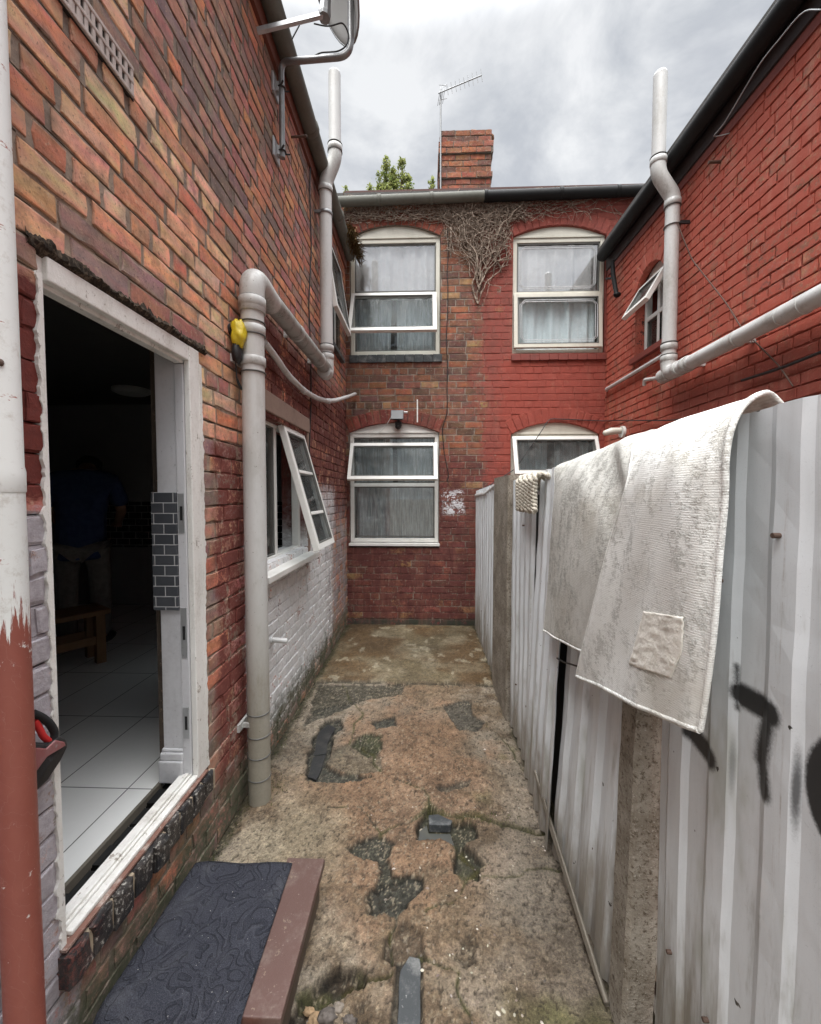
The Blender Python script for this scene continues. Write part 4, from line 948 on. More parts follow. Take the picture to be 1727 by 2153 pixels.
mb = MB(); mb.ball((DX+.030, DYp-.023, 1.985), .006, .006, .008, 8, 6); mb.build('screw', M['rust'], P5)

# ------------------------------------------------------------------ things on the left wall
# air brick grid above the doorway
A0, A1 = at(0, 165, 10, XL), at(0, 296, 183, XL)
AB = thing_at('air_brick', (XL, 1.35, 3.13), 'pale slotted air brick grille high on the left wall above the doorway', 'air brick')
z0, z1_ = 3.055, 3.142; y0, y1 = 1.02, 1.428
mb = MB(); nb_ = 15
for k in range(nb_+1):
    y = y0+(y1-y0)*k/nb_; mb.box((y-.007, z0, -.02), (y+.007, z1_, .010), TL)
for z in (z0, z0+.0435, z1_): mb.box((y0-.007, z-.007, -.02), (y1+.007, z+.007, .0115), TL)
for k in range(nb_):
    for q in (0, 1):
        if rg.random() < .25: mb.box((y0+(y1-y0)*k/nb_, z0+.006+q*.0435, -.02), (y0+(y1-y0)*(k+.6)/nb_, z0+.038+q*.0435, .008), TL)
mb.build('grille', paint('pale_terracotta', (.46, .40, .37), .8, .6, (.16, .13, .11), 20, bmp=.3), AB, bevel=.003)
mb = MB(); mb.box((y0-.02, z0-.012, -.02), (y1+.012, z1_+.012, .0042), TL); mb.build('backing', plain('dark_cavity', (.03, .026, .023), .95), AB)
# satellite dish
b1, b2 = at(0, 594, 195, -.96), at(0, 596, 328, -.96); SY = (b1.y+b2.y)/2
SD = thing_at('satellite_dish', (-.96, SY, b2.z), 'white satellite dish on a bent grey pole bracketed to the left wall above the gutter', 'satellite dish')
k0, k1, k2, k3 = at(1, 602, 345, SY), at(1, 600, 140, SY), at(1, 735, 118, SY), at(1, 735, -140, SY)
xw = at(0, 594, 260, -.952); SYw = xw.y
pole = [(-.955, SYw, b2.z-.04), (-.955, SYw, b1.z+.17), at(1, 622, 128, SYw-.06), at(1, 738, 118, SYw-.12), at(1, 737, -190, SYw-.12)]
mb = MB(); mb.tube(bend(pole, .09, 8), .019, 16); mb.build('pole', M['steel'], SD)
for b in (b1, b2):
    mb = MB(); mb.box((-.999, SYw-.07, b.z-.07), (-.985, SYw+.04, b.z+.05)); mb.box((-.985, SYw-.02, b.z-.03), (-.968, SYw+.02, b.z+.03))
    br = mb.build('wall_bracket', M['galv'], SD, bevel=.003)
    mb = MB(); mb.tube(arc((-.955, SYw, b.z), .023, 0, 6.28, 16, (1, 0, 0), (0, 1, 0)), .005, 6); mb.tube([(-.95, SYw-.03, b.z-.01), (-.93, SYw-.04, b.z+.012)], .006, 6); mb.tube([(-.95, SYw+.02, b.z), (-.91, SYw+.03, b.z+.005)], .005, 6)
    mb.build('u_bolt', M['black'], br)
dc = at(1, 706, -88, SYw-.17); nrm = Vector((-.83, -.35, -.42)).normalized(); ux = nrm.cross(Vector((0, 0, 1))).normalized(); uz = ux.cross(nrm).normalized()
mb = MB(); rows = []
for i in range(9):
    r = i/8; rows.append([dc+ux*(.27*r*math.cos(a))+uz*(.42*r*math.sin(a))+nrm*(.10*r*r-.05) for a in [2*math.pi*k/36 for k in range(37)]])
mb.grid(rows); dd = mb.build('dish', paint('dish_white', (.60, .60, .59), .4, .3, (.3, .3, .28), 7), SD, fixn=False)
mm = dd.modifiers.new('solid', 'SOLIDIFY'); mm.thickness = .006
mb = MB(); mb.tube([rows[-1][k]+nrm*.001 for k in range(37)], .005, 6); mb.build('rim', M['steel'], SD)
a0_, a1_ = at(1, 601, 50, SYw-.25), at(1, 690, 28, SYw-.2)
mb = MB(); d = (a1_-a0_); mb.tube([a0_-d*.9, a1_], .017, 4, smooth=False); mb.build('feed_arm', M['galv'], SD)
mb = MB(); l0, l1 = at(1, 682, 38, SYw-.2), at(1, 690, -60, SYw-.16); mb.tube([l0, l0+(l1-l0)*.06, l0+(l1-l0)*.3, l1], [.036, .040, .034, .032], 8, smooth=False); mb.build('bracket_head', M['steel'], SD, bevel=.003)
mb = MB()
mb.tube(bend([at(1, 660, 49, SYw-.24), at(1, 690, 56, SYw-.22), at(1, 722, 46, SYw-.18), at(1, 734, 70, SYw-.14), at(1, 730, 96, SYw-.14), at(1, 712, 108, SYw-.12), at(1, 672, 110, SYw-.1), at(1, 655, 122, SYw-.09)], .05), .0045, 6)
mb.tube([at(1, 630, 52, SYw-.25), at(1, 614, 82, SYw-.25)], .004, 6)
mb.build('cable', M['black'], SD)
q = at(0, 612, 288, XL); mb = MB(); mb.tube([q, q+Vector((.12, 0, .005))], [.008, .0095], 10); tag(mb.build('iron_spike', M['rust'], None, org=q), 'rusty iron spike sticking out of the left wall below the gutter', 'spike')
q = at(0, 1516, 340, XR); mb = MB(); mb.tube([q, q-Vector((.09, .0, .0))], .011, 10); tag(mb.build('iron_spike', M['rust'], None, org=q), 'rusty iron stub sticking out of the red painted wall', 'spike')
# yellow wrapped bulkhead light
q = at(0, 502, 705, -.955)
YL = thing_at('wall_light', q, 'outdoor wall light wrapped in crumpled yellow plastic beside the soil pipe elbow', 'wall light')
mb = MB(); mb.ball(q+Vector((0, 0, .005)), .036, .042, .075, 20, 16, .35, 4); mb.build('plastic_wrap', paint('yellow_plastic', (.62, .47, .02), .28, .4, (.28, .22, .02), 22, bmp=.35, vert=False), YL)
mb = MB(); mb.ball(q+Vector((-.01, 0, -.085)), .026, .032, .055, 14, 8, .25, 2); mb.tube([q+Vector((-.03, 0, .03)), q+Vector((-.045, 0, .03))], .03, 12); mb.build('lamp_body', M['black'], YL)
mb = MB(); mb.tube(bend([q+Vector((-.02, .0, -.12)), q+Vector((-.02, .02, -.24)), q+Vector((-.005, .05, -.27)), q+Vector((-.03, .03, -.20))], .04), .004, 6); mb.build('cable', M['black'], YL)
# strap bag behind the downpipe
q = at(0, 100, 1570, -.965)
BG = thing_at('bag', q, 'small black and red bag hanging by its handle behind the red brown downpipe', 'bag')
def bp(px, py, X=-.955): return at(0, px, py, X)
mb = MB(); lp = [bp(*t, X=-.958) for t in ((70, 1500), (85, 1506), (104, 1520), (116, 1540), (113, 1560), (98, 1570), (78, 1570), (60, 1566))]
mb.tube(bend(lp, .015, 4), .009, 10); mb.build('handle', plain('black_webbing', (.014, .014, .015), .8), BG)
mb = MB(); mb.tube(bend([bp(*t, X=-.962) for t in ((72, 1515), (82, 1530), (90, 1548), (104, 1560))], .01, 4), .0075, 10); mb.build('lining', plain('red_webbing', (.60, .03, .03), .6), BG)
outl = [(62, 1562), (100, 1566), (124, 1548), (138, 1556), (142, 1568), (128, 1598), (100, 1640), (80, 1660), (60, 1675)]
mb = MB(); fr_ = [bp(*t, X=-.948) for t in outl]; bk = [bp(*t, X=-.985) for t in outl]; cc_ = sum(fr_, Vector())/len(fr_)+Vector((.012, -.01, 0)); n = len(outl)
mb.add(fr_+bk+[cc_], [(i, (i+1) % n, 2*n) for i in range(n)]+[(i, (i+1) % n, n+(i+1) % n, n+i) for i in range(n)]+[tuple(range(n, 2*n))], False)
mb.build('pouch', plain('black_bag_fabric', (.02, .019, .02), .55), BG, bevel=.004)
fl = [(60, 1571), (100, 1574), (118, 1556), (137, 1560), (140, 1568), (100, 1592), (78, 1622), (60, 1632)]
mb = MB(); vv = [bp(*t, X=-.935) for t in fl]; mb.add(vv+[v-Vector((.006, 0, 0)) for v in vv], [tuple(range(8)), tuple(range(15, 7, -1))]+[(i, (i+1) % 8, 8+(i+1) % 8, 8+i) for i in range(8)])
mb.build('flap', paint('dusty_pink_flap', (.23, .075, .075), .5, .7, (.25, .2, .2), 9), BG, bevel=.003)
q = at(0, -6, 1480, -.93); BR_ = thing_at('hand_brush', q, 'black brush with pale wooden handle end at the left edge behind the downpipe', 'brush')
mb = MB(); mb.tube([bp(-8, 1330, -.96), bp(-4, 1500, -.955), bp(2, 1570, -.955)], [.012, .016, .014], 12); mb.build('brush_head', M['black'], BR_)
mb = MB(); mb.tube([bp(-20, 1584, -.95), bp(16, 1582, -.95)], .011, 12); mb.build('handle', plain('pale_wood', (.60, .42, .27), .6), BR_)
mb = MB(); mb.tube([bp(-22, 1602, -.955), bp(14, 1600, -.955)], .010, 8); mb.build('grip', M['black'], BR_)

# ------------------------------------------------------------------ things on the back wall
q = onB(836, 872, 5.2)
FL = thing_at('floodlight', onB(836, 890, D), 'small square floodlight with black motion sensor under the arch of the lower left window', 'floodlight')
hx, hz = .082, .075
mb = MB(); x, y, z = q
mb.add([(x-hx, y-.02, z+hz*.75), (x+hx, y-.02, z+hz*.75), (x+hx, y-.085, z-hz), (x-hx, y-.085, z-hz), (x-hx*.6, y+.06, z+hz*.5), (x+hx*.6, y+.06, z+hz*.5), (x+hx*.6, y+.02, z-hz*.8), (x-hx*.6, y+.02, z-hz*.8)],
       [(0, 1, 2, 3), (4, 7, 6, 5), (0, 4, 5, 1), (1, 5, 6, 2), (2, 6, 7, 3), (3, 7, 4, 0)]); mb.build('housing', M['black'], FL, bevel=.006)
mb = MB(); mb.add([(x-hx*.88, y-.0255, z+hz*.66), (x+hx*.88, y-.0255, z+hz*.66), (x+hx*.88, y-.0865, z-hz*.86), (x-hx*.88, y-.0865, z-hz*.86)], [(0, 1, 2, 3)]); mb.v = [(a, b-.004, c) for a, b, c in mb.v]
lens_ = mb.build('lens', paint('frosted_lens', (.16, .165, .17), .6, .2, (.3, .3, .3), 10), FL); lens_.modifiers.new('solid', 'SOLIDIFY').thickness = .004
mb = MB(); mb.ball((x+.01, y+.0, z-.145), .040, .04, .036, 14, 10); mb.box((x-.03, y, z-.125), (x+.05, y+.10, z-.085)); mb.tube([(x+.01, y+.05, z-.05), (x+.01, y+.05, z-.12)], .02, 10); mb.build('motion_sensor', M['black'], FL)
mb = MB(); mb.tube([(x+hx, y, z+.03), (x+hx+.045, y, z+.03)], .014, 10); mb.build('gland', M['pale_pipe'], FL)
mb = MB(); mb.tube(bend([onB(822, 878, 5.28), onB(806, 905, 5.285), onB(782, 918, 5.285), onB(740, 914, 5.288)], .1), .004, 6); mb.build('cable', M['pale_pipe'], FL)
q = at(0, 1304, 908, 2.17)
SLt = thing_at('security_light', at(0, 1312, 908, XR), 'small white security lamp on the red painted wall near the lower right window', 'security light')
mb = MB(); c = at(0, 1312, 908, XR); mb.tube([c, c+Vector((-.03, 0, 0))], .065, 18); mb.build('base', M['upvc'], SLt)
mb = MB(); mb.tube([c+Vector((-.03, 0, .015)), c+Vector((-.13, .02, .01)), c+Vector((-.19, .03, -.005))], [.034, .042, .030], 14); mb.ball(c+Vector((-.19, .03, -.005)), .03, .03, .03); mb.build('lamp_head', M['cream'], SLt)
def cable(name, pts, r, mat, label, n=6, rad=.06, cat='cable'):
    m_ = MB(); m_.tube(bend(pts, rad, 3), r, n); o = m_.build(name, mat, None, org=pts[0]); tag(o, label, cat); return o
rc = random.Random(17)
cable('cable', [onB(941+rc.uniform(-2, 2), y, D-.012) for y in range(480, 900, 30)]+[onB(930, 900, D-.012), onB(934, 950, D-.012), onB(944, 1000, D-.015), onB(940, 1012, D-.02)], .005, M['black'], 'thin black cable dropping down the back wall between the window columns', 6)
cable('cable', [onB(1000, 1040, D-.02), onB(1085, 985, D-.03), onB(1140, 905, D-.05), onB(1155, 880, D-.02), onB(1270, 885, D-.02), at(0, 1300, 884, 2.23), at(0, 1400, 884, 2.22), at(0, 1600, 870, 2.2)], .006, M['black'], 'slack black cable crossing the lower right window and running onto the red wall')
cable('cable', [at(0, 652+rc.uniform(-3, 3), y, XL+.012) for y in (230, 300, 400, 520, 640, 740, 850, 960)]+[at(0, 668, 1010, XL+.012)], .006, M['black'], 'long thin black cable hanging down the left wall behind the vent pipe')
cable('cable', [at(0, 1425, 470, 2.07), at(0, 1455, 545, 2.16), at(0, 1530, 640, 2.22), at(0, 1560, 690, 2.22), at(0, 1640, 770, 2.22), at(0, 1668, 812, 2.22)], .005, M['rust'], 'thin brown wire slanting down the red painted wall from the vent pipe')
cable('cable', [at(0, 1727, 20, 2.1), at(0, 1690, 20, 2.1), at(0, 1600, 130, 2.08), at(0, 1520, 265, 2.08), at(0, 1496, 290, 2.1), at(0, 1535, 280, 2.2)], .004, M['steel'], 'thin grey wire hanging along the black gutter of the red house')
cable('cable', [at(0, 1560, 800, 2.22), at(0, 1640, 775, 2.22), at(0, 1740, 735, 2.22)], .009, M['black'], 'black cable rising along the red wall beyond the rug')
q = onB(878, 840, D); m_ = MB(); m_.box((q.x-.008, D-.012, onB(878, 888).z), (q.x+.008, D-.002, q.z)); tag(m_.build('conduit', M['white'], None, org=q), 'short white conduit strip on the brick arch right of the floodlight', 'conduit')
# stub of broken iron downpipe on the right gutter end
q = at(0, 1288, 560, 2.17); m_ = MB(); m_.tube([at(0, 1288, 548, 2.15), at(0, 1290, 580, 2.17), at(0, 1297, 620, 2.17)], [.02, .026, .022], 10); m_.ball(at(0, 1298, 620, 2.17), .04, .04, .025, 10, 6, .5, 3); m_.tube([at(0, 1275, 586, 2.15), at(0, 1291, 584, 2.17)], .012, 8)
tag(m_.build('broken_downpipe', M['gutter_black'], None, org=q), 'broken black downpipe stub dangling from the end of the right gutter', 'downpipe')
# aerial
ab = onB(927, 395, CY-.03); atp = onB(927, 188, CY-.03)
AE = thing_at('tv_aerial', ab, 'spiky television aerial on a thin mast strapped to the chimney', 'aerial')
mb = MB(); mb.tube([(ab.x, ab.y, ab.z-.2), atp], .014, 10); mb.build('mast', M['steel'], AE)
q0, q1 = onB(922, 196, CY-.05), onB(1013, 158, CY-.35); mb = MB(); mb.tube([q0, q1], .009, 8); mb.build('boom', M['steel'], AE)
for k in range(9):
    p = q0+(q1-q0)*(.22+.78*k/8); L_ = .085+.012*(k in (6, 8)); mb = MB(); mb.tube([p+Vector((-.012, 0, L_)), p+Vector((.012, 0, -L_))], .0045, 6); mb.build('element', M['steel'], AE)
mb = MB()
for s_ in (-1, 1):
    for t in (.03, .07, .11, .15): p = q0+(q1-q0)*t; mb.tube([p, p+Vector((.03*s_, .05, .16*s_+.02*t))], .0045, 6)
    p = q0+(q1-q0)*.06; mb.tube([p+Vector((-.03, 0, .12*s_)), p+Vector((.10, 0, .10*s_))], .0045, 6)
mb.build('reflector', M['steel'], AE)

# ------------------------------------------------------------------ dead vine and moss
rv = random.Random(5)
VN = tag(empty('vine', onB(1005, 640, D-.02)), 'tangle of dead brown vine stems clinging under the gutter of the back wall', 'vine')
mb = MB()
def strand(x, z, ang, n, st, r0, wander=.45, pull=None, kids=0):
    pts = []; y = D-.018-rv.uniform(0, .03); a = ang
    for i in range(n):
        if (-.97 < x < .215 and z < 5.06) or (1.08 < x < 2.25 and z < 5.03): break
        pts.append((x, y, z)); a += rv.uniform(-wander, wander)
        if pull is not None: a += (pull-a)*.18
        x += math.cos(a)*st; z += math.sin(a)*st; y = min(D-.012, max(D-.13, y+rv.uniform(-.014, .013)))
        if z > 5.40: z = 5.40; a = -a*.5
        if x < -1.0: x = -1.0
        if kids and rv.random() < .3: strand(x, z, a+rv.choice((-1, 1))*rv.uniform(.5, 1.2), int(n*.5), st*.8, r0*.6, wander, pull, kids-1)
    if len(pts) > 1: mb.tube(pts, [r0*(1-.65*i/len(pts)) for i in range(len(pts))], 4, cap=False)
rt = onB(1005, 640, D-.02)
for k in range(11):
    ang = math.radians(90+rv.uniform(-34, 42)); strand(rt.x+rv.uniform(-.02, .03), rt.z+rv.uniform(0, .35), ang, 26, .058, rv.uniform(.006, .012), .55, ang+rv.uniform(-.3, .3), 2)
for k in range(60):
    u = rv.random(); zz = rt.z+.25+1.15*math.sqrt(u); hw = .08+.50*math.sqrt(u)
    strand(rt.x+.02+rv.uniform(-hw, hw*.95), zz, rv.uniform(0, 6.28), 12, .042, rv.uniform(.0025, .005), .6)
for k in range(330):
    x = -1.0+2.0*rv.random(); strand(x, rv.uniform(5.10, 5.38) if rv.random() < .75 else rv.uniform(4.98, 5.15), rv.choice((0, 3.14))+rv.uniform(-.4, .4), 16, .045, rv.uniform(.0025, .0055), .5)
for k in range(60):
    x = .9+1.6*rv.random()**1.6; strand(x, rv.uniform(5.12, 5.38), rv.choice((0, 3.14))+rv.uniform(-.5, .5), 12, .05, rv.uniform(.002, .0045), .5)
for k in range(12): strand(rv.uniform(1.1, 2.2), 5.30, rv.uniform(3.4, 3.9), 16, .05, .004, .25)
for k in range(10): strand(rv.uniform(.1, .5), 5.0, -1.57, 8, .05, .007, .12)
for k in range(34): strand(rt.x+rv.uniform(-.1, .62), rt.z+rv.uniform(.3, 1.3), rv.uniform(.6, 2.2), 16, .05, rv.uniform(.005, .009), .5)
for k in range(14): strand(rv.uniform(.75, 1.15), rv.uniform(4.9, 5.3), rv.uniform(3.6, 4.9), 14, .05, rv.uniform(.004, .007), .35)
mb.build('stems', M['vine'], VN, fixn=False)
mb = MB()
for k in range(900):
    t = rv.random(); y = 4.75+.5*t; c = Vector((-.865+rv.gauss(0, .028)+.05*t, y, 4.70+rv.gauss(0, .03)-.10*rv.random()*t)); d = Vector((rv.uniform(-.3, 1), rv.uniform(-.6, .6), rv.uniform(-1.2, .5))).normalized()*rv.uniform(.04, .10)
    s_ = d.cross(Vector((0, 0, 1)))
    s_ = s_.normalized()*.007 if s_.length > 1e-4 else Vector((.007, 0, 0))
    mb.add([c-s_, c+s_, c+d], [(0, 1, 2)])
tag(mb.build('moss_clump', M['moss'], None, fixn=False, org=(-.87, 5.0, 4.7)), 'shaggy brown moss hanging over the far end of the left gutter', 'moss')

# ------------------------------------------------------------------ tree behind the roof
def tree(cx, cy, peaks, label, seed):
    r = random.Random(seed); T_ = tag(empty('tree', (cx, cy, -.1)), label, 'tree'); tr = MB(); lf = MB()
    tr.tube([(cx, cy, -.1), (cx+.1, cy, 3), (cx-.05, cy+.1, 6), (cx+.1, cy, 9.3)], [.26, .21, .17, .1], 10)
    for (px, pz, w, h, nl) in peaks:
        p = Vector((px, cy, pz-h)); tr.tube([(cx, cy, 7.5+r.random()), (cx*.5+px*.5, cy+.1, (8.5+pz-h)*.5), p, (px, cy, pz-.12)], [.09, .06, .035, .006], 6)
        for b in range(int(nl/14)):
            t = r.random(); a = r.uniform(0, 6.28); rad = w*(1-t)**.7*(.35+.65*r.random()); tip = Vector((px+rad*math.cos(a), cy+rad*math.sin(a)*.9, pz-h*1.5*(1-t)-.02)); st = Vector((px, cy, tip.z-rad*.8-.05))
            tr.tube([st, tip], [.012, .003], 4, cap=False)
            for q in range(14):
                c = st.lerp(tip, r.uniform(.35, 1.06))+Vector((r.gauss(0, .05), r.gauss(0, .05), r.gauss(0, .05))); d = Vector((r.uniform(-1, 1), r.uniform(-1, 1), r.uniform(-.7, .7))).normalized()*r.uniform(.05, .085); s_ = d.cross(Vector((r.uniform(-1, 1), r.uniform(-1, 1), 1))).normalized()*d.length*.38
                lf.add([c-d, c+s_, c+d, c-s_], [(0, 1, 2, 3)])
    # hidden lower crown
    for b in range(2600):
        d = Vector((r.gauss(0, 1), r.gauss(0, 1), r.gauss(0, 1))).normalized(); c = Vector((cx, cy, 9.4))+Vector((d.x*2.2, d.y*1.9, d.z*1.9))*r.random()**.4
        dd_ = Vector((r.uniform(-1, 1), r.uniform(-1, 1), r.uniform(-.7, .7))).normalized()*.11; s_ = dd_.cross(Vector((0, 0, 1))).normalized()*.05
        lf.add([c-dd_, c+s_, c+dd_, c-s_], [(0, 1, 2, 3)])
    tr.build('trunk', M['bark'], T_, fixn=False); lf.build('crown', M['leaf'], T_, fixn=False)
TY = 14.0
pk = lambda px, py: (onB(px, py, TY).x, onB(px, py, TY).z)
a_, b_, c_, d_, e_, f_ = pk(812, 330), pk(845, 336), pk(826, 356), pk(727, 391), pk(910, 377), pk(780, 388)
tree(pk(826, 350)[0], TY, [(*a_, .34, 1.0, 420), (*b_, .36, .95, 400), (*c_, .75, 1.0, 1200), (*d_, .4, .8, 340), (*e_, .32, .8, 340), (*f_, .45, .7, 380), (pk(856, 364)[0], pk(856, 364)[1], .5, .9, 480), (pk(797, 362)[0], pk(797, 362)[1], .45, .9, 440)], 'leafy green tree whose top shows above the back roof left of the chimney', 3)

# ------------------------------------------------------------------ metal fence
def fencemat():
    m, nt, p, pos = base_mat('grey_painted_steel_sheet'); s = N(nt, 'ShaderNodeSeparateXYZ', {0: pos}); y, z = s.outputs[1], s.outputs[2]
    n1 = noi(nt, scalev(nt, pos, (1, 3, .35)), 5, 5, .65); n2 = noi(nt, pos, 40, 6, .7)
    c = mix(nt, sm(nt, n1, .35, .7), (.68, .715, .74), (.60, .63, .65))
    c = mix(nt, Mth(nt, 'MULTIPLY', sm(nt, Mth(nt, 'ADD', z, Mth(nt, 'MULTIPLY', Mth(nt, 'SUBTRACT', n1, .5), 1.6)), .60, .02), .85), c, (.17, .14, .10))
    c = mix(nt, Mth(nt, 'MULTIPLY', sm(nt, noi(nt, scalev(nt, pos, (1, 1, .2)), 11, 5, .7), .55, .72), .5), c, (.24, .235, .20))
    c = mix(nt, Mth(nt, 'MULTIPLY', sm(nt, noi(nt, scalev(nt, pos, (30, 30, .7)), 1.0, 5, .7), .60, .72), sm(nt, n2, .40, .6, .1, .5)), c, (.20, .135, .085))
    gm = Mth(nt, 'MULTIPLY', sm(nt, noi(nt, scalev(nt, pos, (1, 2, .5)), 3.1, 4, .6), .56, .7), .4); c = mix(nt, gm, c, (.22, .23, .14))
    c = mix(nt, sm(nt, noi(nt, pos, 26, 3, .6), .715, .74), c, (.05, .045, .04))
    sc = noi(nt, scalev(nt, pos, (5, 5, 5)), 3.5, 2, .5, 6.0); c = mix(nt, sm(nt, Mth(nt, 'ABSOLUTE', Mth(nt, 'SUBTRACT', sc, .5)), .004, .0, 0, .35), c, (.12, .12, .12))
    # sprayed strokes on the nearest sheet
    gx_ = .69
    def P(px, py): q = at(0, px, py, gx_); return (q.y, q.z)
    def seg(a, b, r, soft):
        ax_, az_ = P(*a); bx_, bz_ = P(*b); ex, ez = bx_-ax_, bz_-az_; L2 = ex*ex+ez*ez+1e-9
        dy = Mth(nt, 'SUBTRACT', y, ax_); dz = Mth(nt, 'SUBTRACT', z, az_)
        t = Mth(nt, 'DIVIDE', Mth(nt, 'ADD', Mth(nt, 'MULTIPLY', dy, ex), Mth(nt, 'MULTIPLY', dz, ez)), L2, clamp=True)
        qx = Mth(nt, 'SUBTRACT', dy, Mth(nt, 'MULTIPLY', t, ex)); qz = Mth(nt, 'SUBTRACT', dz, Mth(nt, 'MULTIPLY', t, ez))
        d = Mth(nt, 'SQRT', Mth(nt, 'ADD', Mth(nt, 'MULTIPLY', qx, qx), Mth(nt, 'MULTIPLY', qz, qz)))
        return sm(nt, Mth(nt, 'ADD', d, Mth(nt, 'MULTIPLY', Mth(nt, 'SUBTRACT', noi(nt, pos, 160, 4, .8), .5), soft*1.2)), r-soft*.5, r+soft, 1.0, 0.0)
    def ringm(c_, r0, w, soft):
        cy, cz = P(*c_); dy = Mth(nt, 'SUBTRACT', y, cy); dz = Mth(nt, 'SUBTRACT', z, cz)
        d = Mth(nt, 'ABSOLUTE', Mth(nt, 'SUBTRACT', Mth(nt, 'SQRT', Mth(nt, 'ADD', Mth(nt, 'MULTIPLY', dy, Mth(nt, 'MULTIPLY', dy, 1.3)), Mth(nt, 'MULTIPLY', dz, dz))), r0))
        return sm(nt, Mth(nt, 'ADD', d, Mth(nt, 'MULTIPLY', Mth(nt, 'SUBTRACT', noi(nt, pos, 160, 4, .8), .5), soft)), w, w+soft, 1.0, 0.0)
    ms = [seg((1550, 1462), (1612, 1500), .024, .012), seg((1606, 1510), (1590, 1600), .018, .016), seg((1592, 1600), (1598, 1664), .017, .013), seg((1440, 1530), (1487, 1592), .024, .014),
          ringm((1800, 1715), .084, .028, .014), seg((1541, 1400), (1541, 1490), .002, .010), seg((1730, 1640), (1760, 1690), .024, .014)]
    def soft(c_, hy, hz, str_):
        cy, cz = P(*c_); dy = Mth(nt, 'DIVIDE', Mth(nt, 'SUBTRACT', y, cy), hy); dz = Mth(nt, 'DIVIDE', Mth(nt, 'SUBTRACT', z, cz), hz)
        d = Mth(nt, 'SQRT', Mth(nt, 'ADD', Mth(nt, 'MULTIPLY', dy, dy), Mth(nt, 'MULTIPLY', dz, dz)))
        return Mth(nt, 'MULTIPLY', sm(nt, Mth(nt, 'ADD', d, Mth(nt, 'MULTIPLY', Mth(nt, 'SUBTRACT', noi(nt, pos, 240, 3, .8), .5), .5)), .2, 1.0, 1.0, 0.0), str_)
    ms += [soft((1664, 1660), .012, .115, .85), soft((1532, 1610), .010, .09, .45)]
    k = ms[0]
    for q in ms[1:]: k = Mth(nt, 'MAXIMUM', k, q)
    k = Mth(nt, 'MULTIPLY', k, Mth(nt, 'MULTIPLY', sm(nt, y, 1.1, 1.12, 1.0, 0.0), .97))
    c = mix(nt, k, c, (.008, .008, .009))
    # scuffed white and dark red flecks
    wz = seg((1600, 1850), (1597, 1930), .012, .02); c = mix(nt, Mth(nt, 'MULTIPLY', wz, sm(nt, n2, .45, .6)), c, (.66, .68, .69))
    rd = []
    for (px, py) in ((1298, 1540), (1297, 1603)):
        q = at(0, px, py, .63); dy = Mth(nt, 'SUBTRACT', y, q.y); dz = Mth(nt, 'SUBTRACT', z, q.z)
        rd.append(sm(nt, Mth(nt, 'ADD', Mth(nt, 'SQRT', Mth(nt, 'ADD', Mth(nt, 'MULTIPLY', dy, dy), Mth(nt, 'MULTIPLY', Mth(nt, 'MULTIPLY', dz, dz), .35))), Mth(nt, 'MULTIPLY', n2, .02)), .020, .023, 1.0, 0.0))
    c = mix(nt, Mth(nt, 'MAXIMUM', rd[0], rd[1]), c, (.15, .02, .016))
    setin(nt, p, 'Base Color', c); setin(nt, p, 'Roughness', Mth(nt, 'ADD', .30, Mth(nt, 'MULTIPLY', n2, .25))); setin(nt, p, 'Specular IOR Level', .5)
    bump(nt, p, Mth(nt, 'ADD', noi(nt, pos, 7, 3), Mth(nt, 'MULTIPLY', n2, .15)), .12, .012); return m
M['fence'] = fencemat()
FN = empty('metal_fence', (.65, 2.6, 0)); tag(FN, 'grey corrugated metal fence with concrete posts and black spray paint right of the yard', 'fence')
def sheet(yA, yB, xA, xB, zA, zB, lean, pitch=.15, dep=.022, seed=0, phase=0.0, skew=0.0, z0=.005):
    r = random.Random(seed); L = abs(yB-yA); prof = []; t = -pitch*phase
    while t < L:
        for q, o in ((0, 0), (.40, 0), (.52, 1), (.86, 1)):
            s_ = t+q*pitch
            if 0 <= s_ <= L: prof.append((s_, o*dep))
        t += pitch
    prof = [(0, prof[0][1])]+prof+[(L, prof[-1][1])]
    rows = []
    for j in range(31):
        v = j/30; row = []
        for s_, o in prof:
            k = s_/L; y = yA+(yB-yA)*k; zt_ = zA+(zB-zA)*k; z = z0+(zt_-z0)*v
            nz = .005*mnoise.noise(Vector((y*3, z*2.2, seed)))+.0035*mnoise.noise(Vector((y*9, z*7, seed+3)))
            row.append((xA+(xB-xA)*k-o+lean*v+nz, y+skew*v, z))
        rows.append(row)
    m_ = MB(); m_.grid(rows, False); o = m_.build('fence_sheet', M['fence'], FN, fixn=False); md = o.modifiers.new('solid', 'SOLIDIFY'); md.thickness = .0018; return o
def ya(px, py, X): return at(0, px, py, X).y
pA0, pA1 = ya(1046, 1300, .645), ya(1068, 1300, .62)
sheet(pA0+.04, 5.26, .650, .660, 1.80, 1.745, .0, .155, .020, 1, .2)
sheet(ya(1123, 1300, .65), pA1-.02, .645, .650, 1.835, 1.80, .01, .125, .016, 2, .3)
sheet(ya(1185, 1300, .64)+.02, ya(1122, 1300, .65)-.005, .605, .625, 1.84, 1.835, .06, .13, .020, 3, .6, -.07)
pB0 = 1.365
sheet(pB0-.02, ya(1186, 1350, .66)-.03, .640, .635, 1.86, 1.85, .085, .155, .022, 4, .1, -.05)
sheet(-.3, 1.215, .700, .705, 1.885, 1.875, .0, .158, .010, 5, .62)
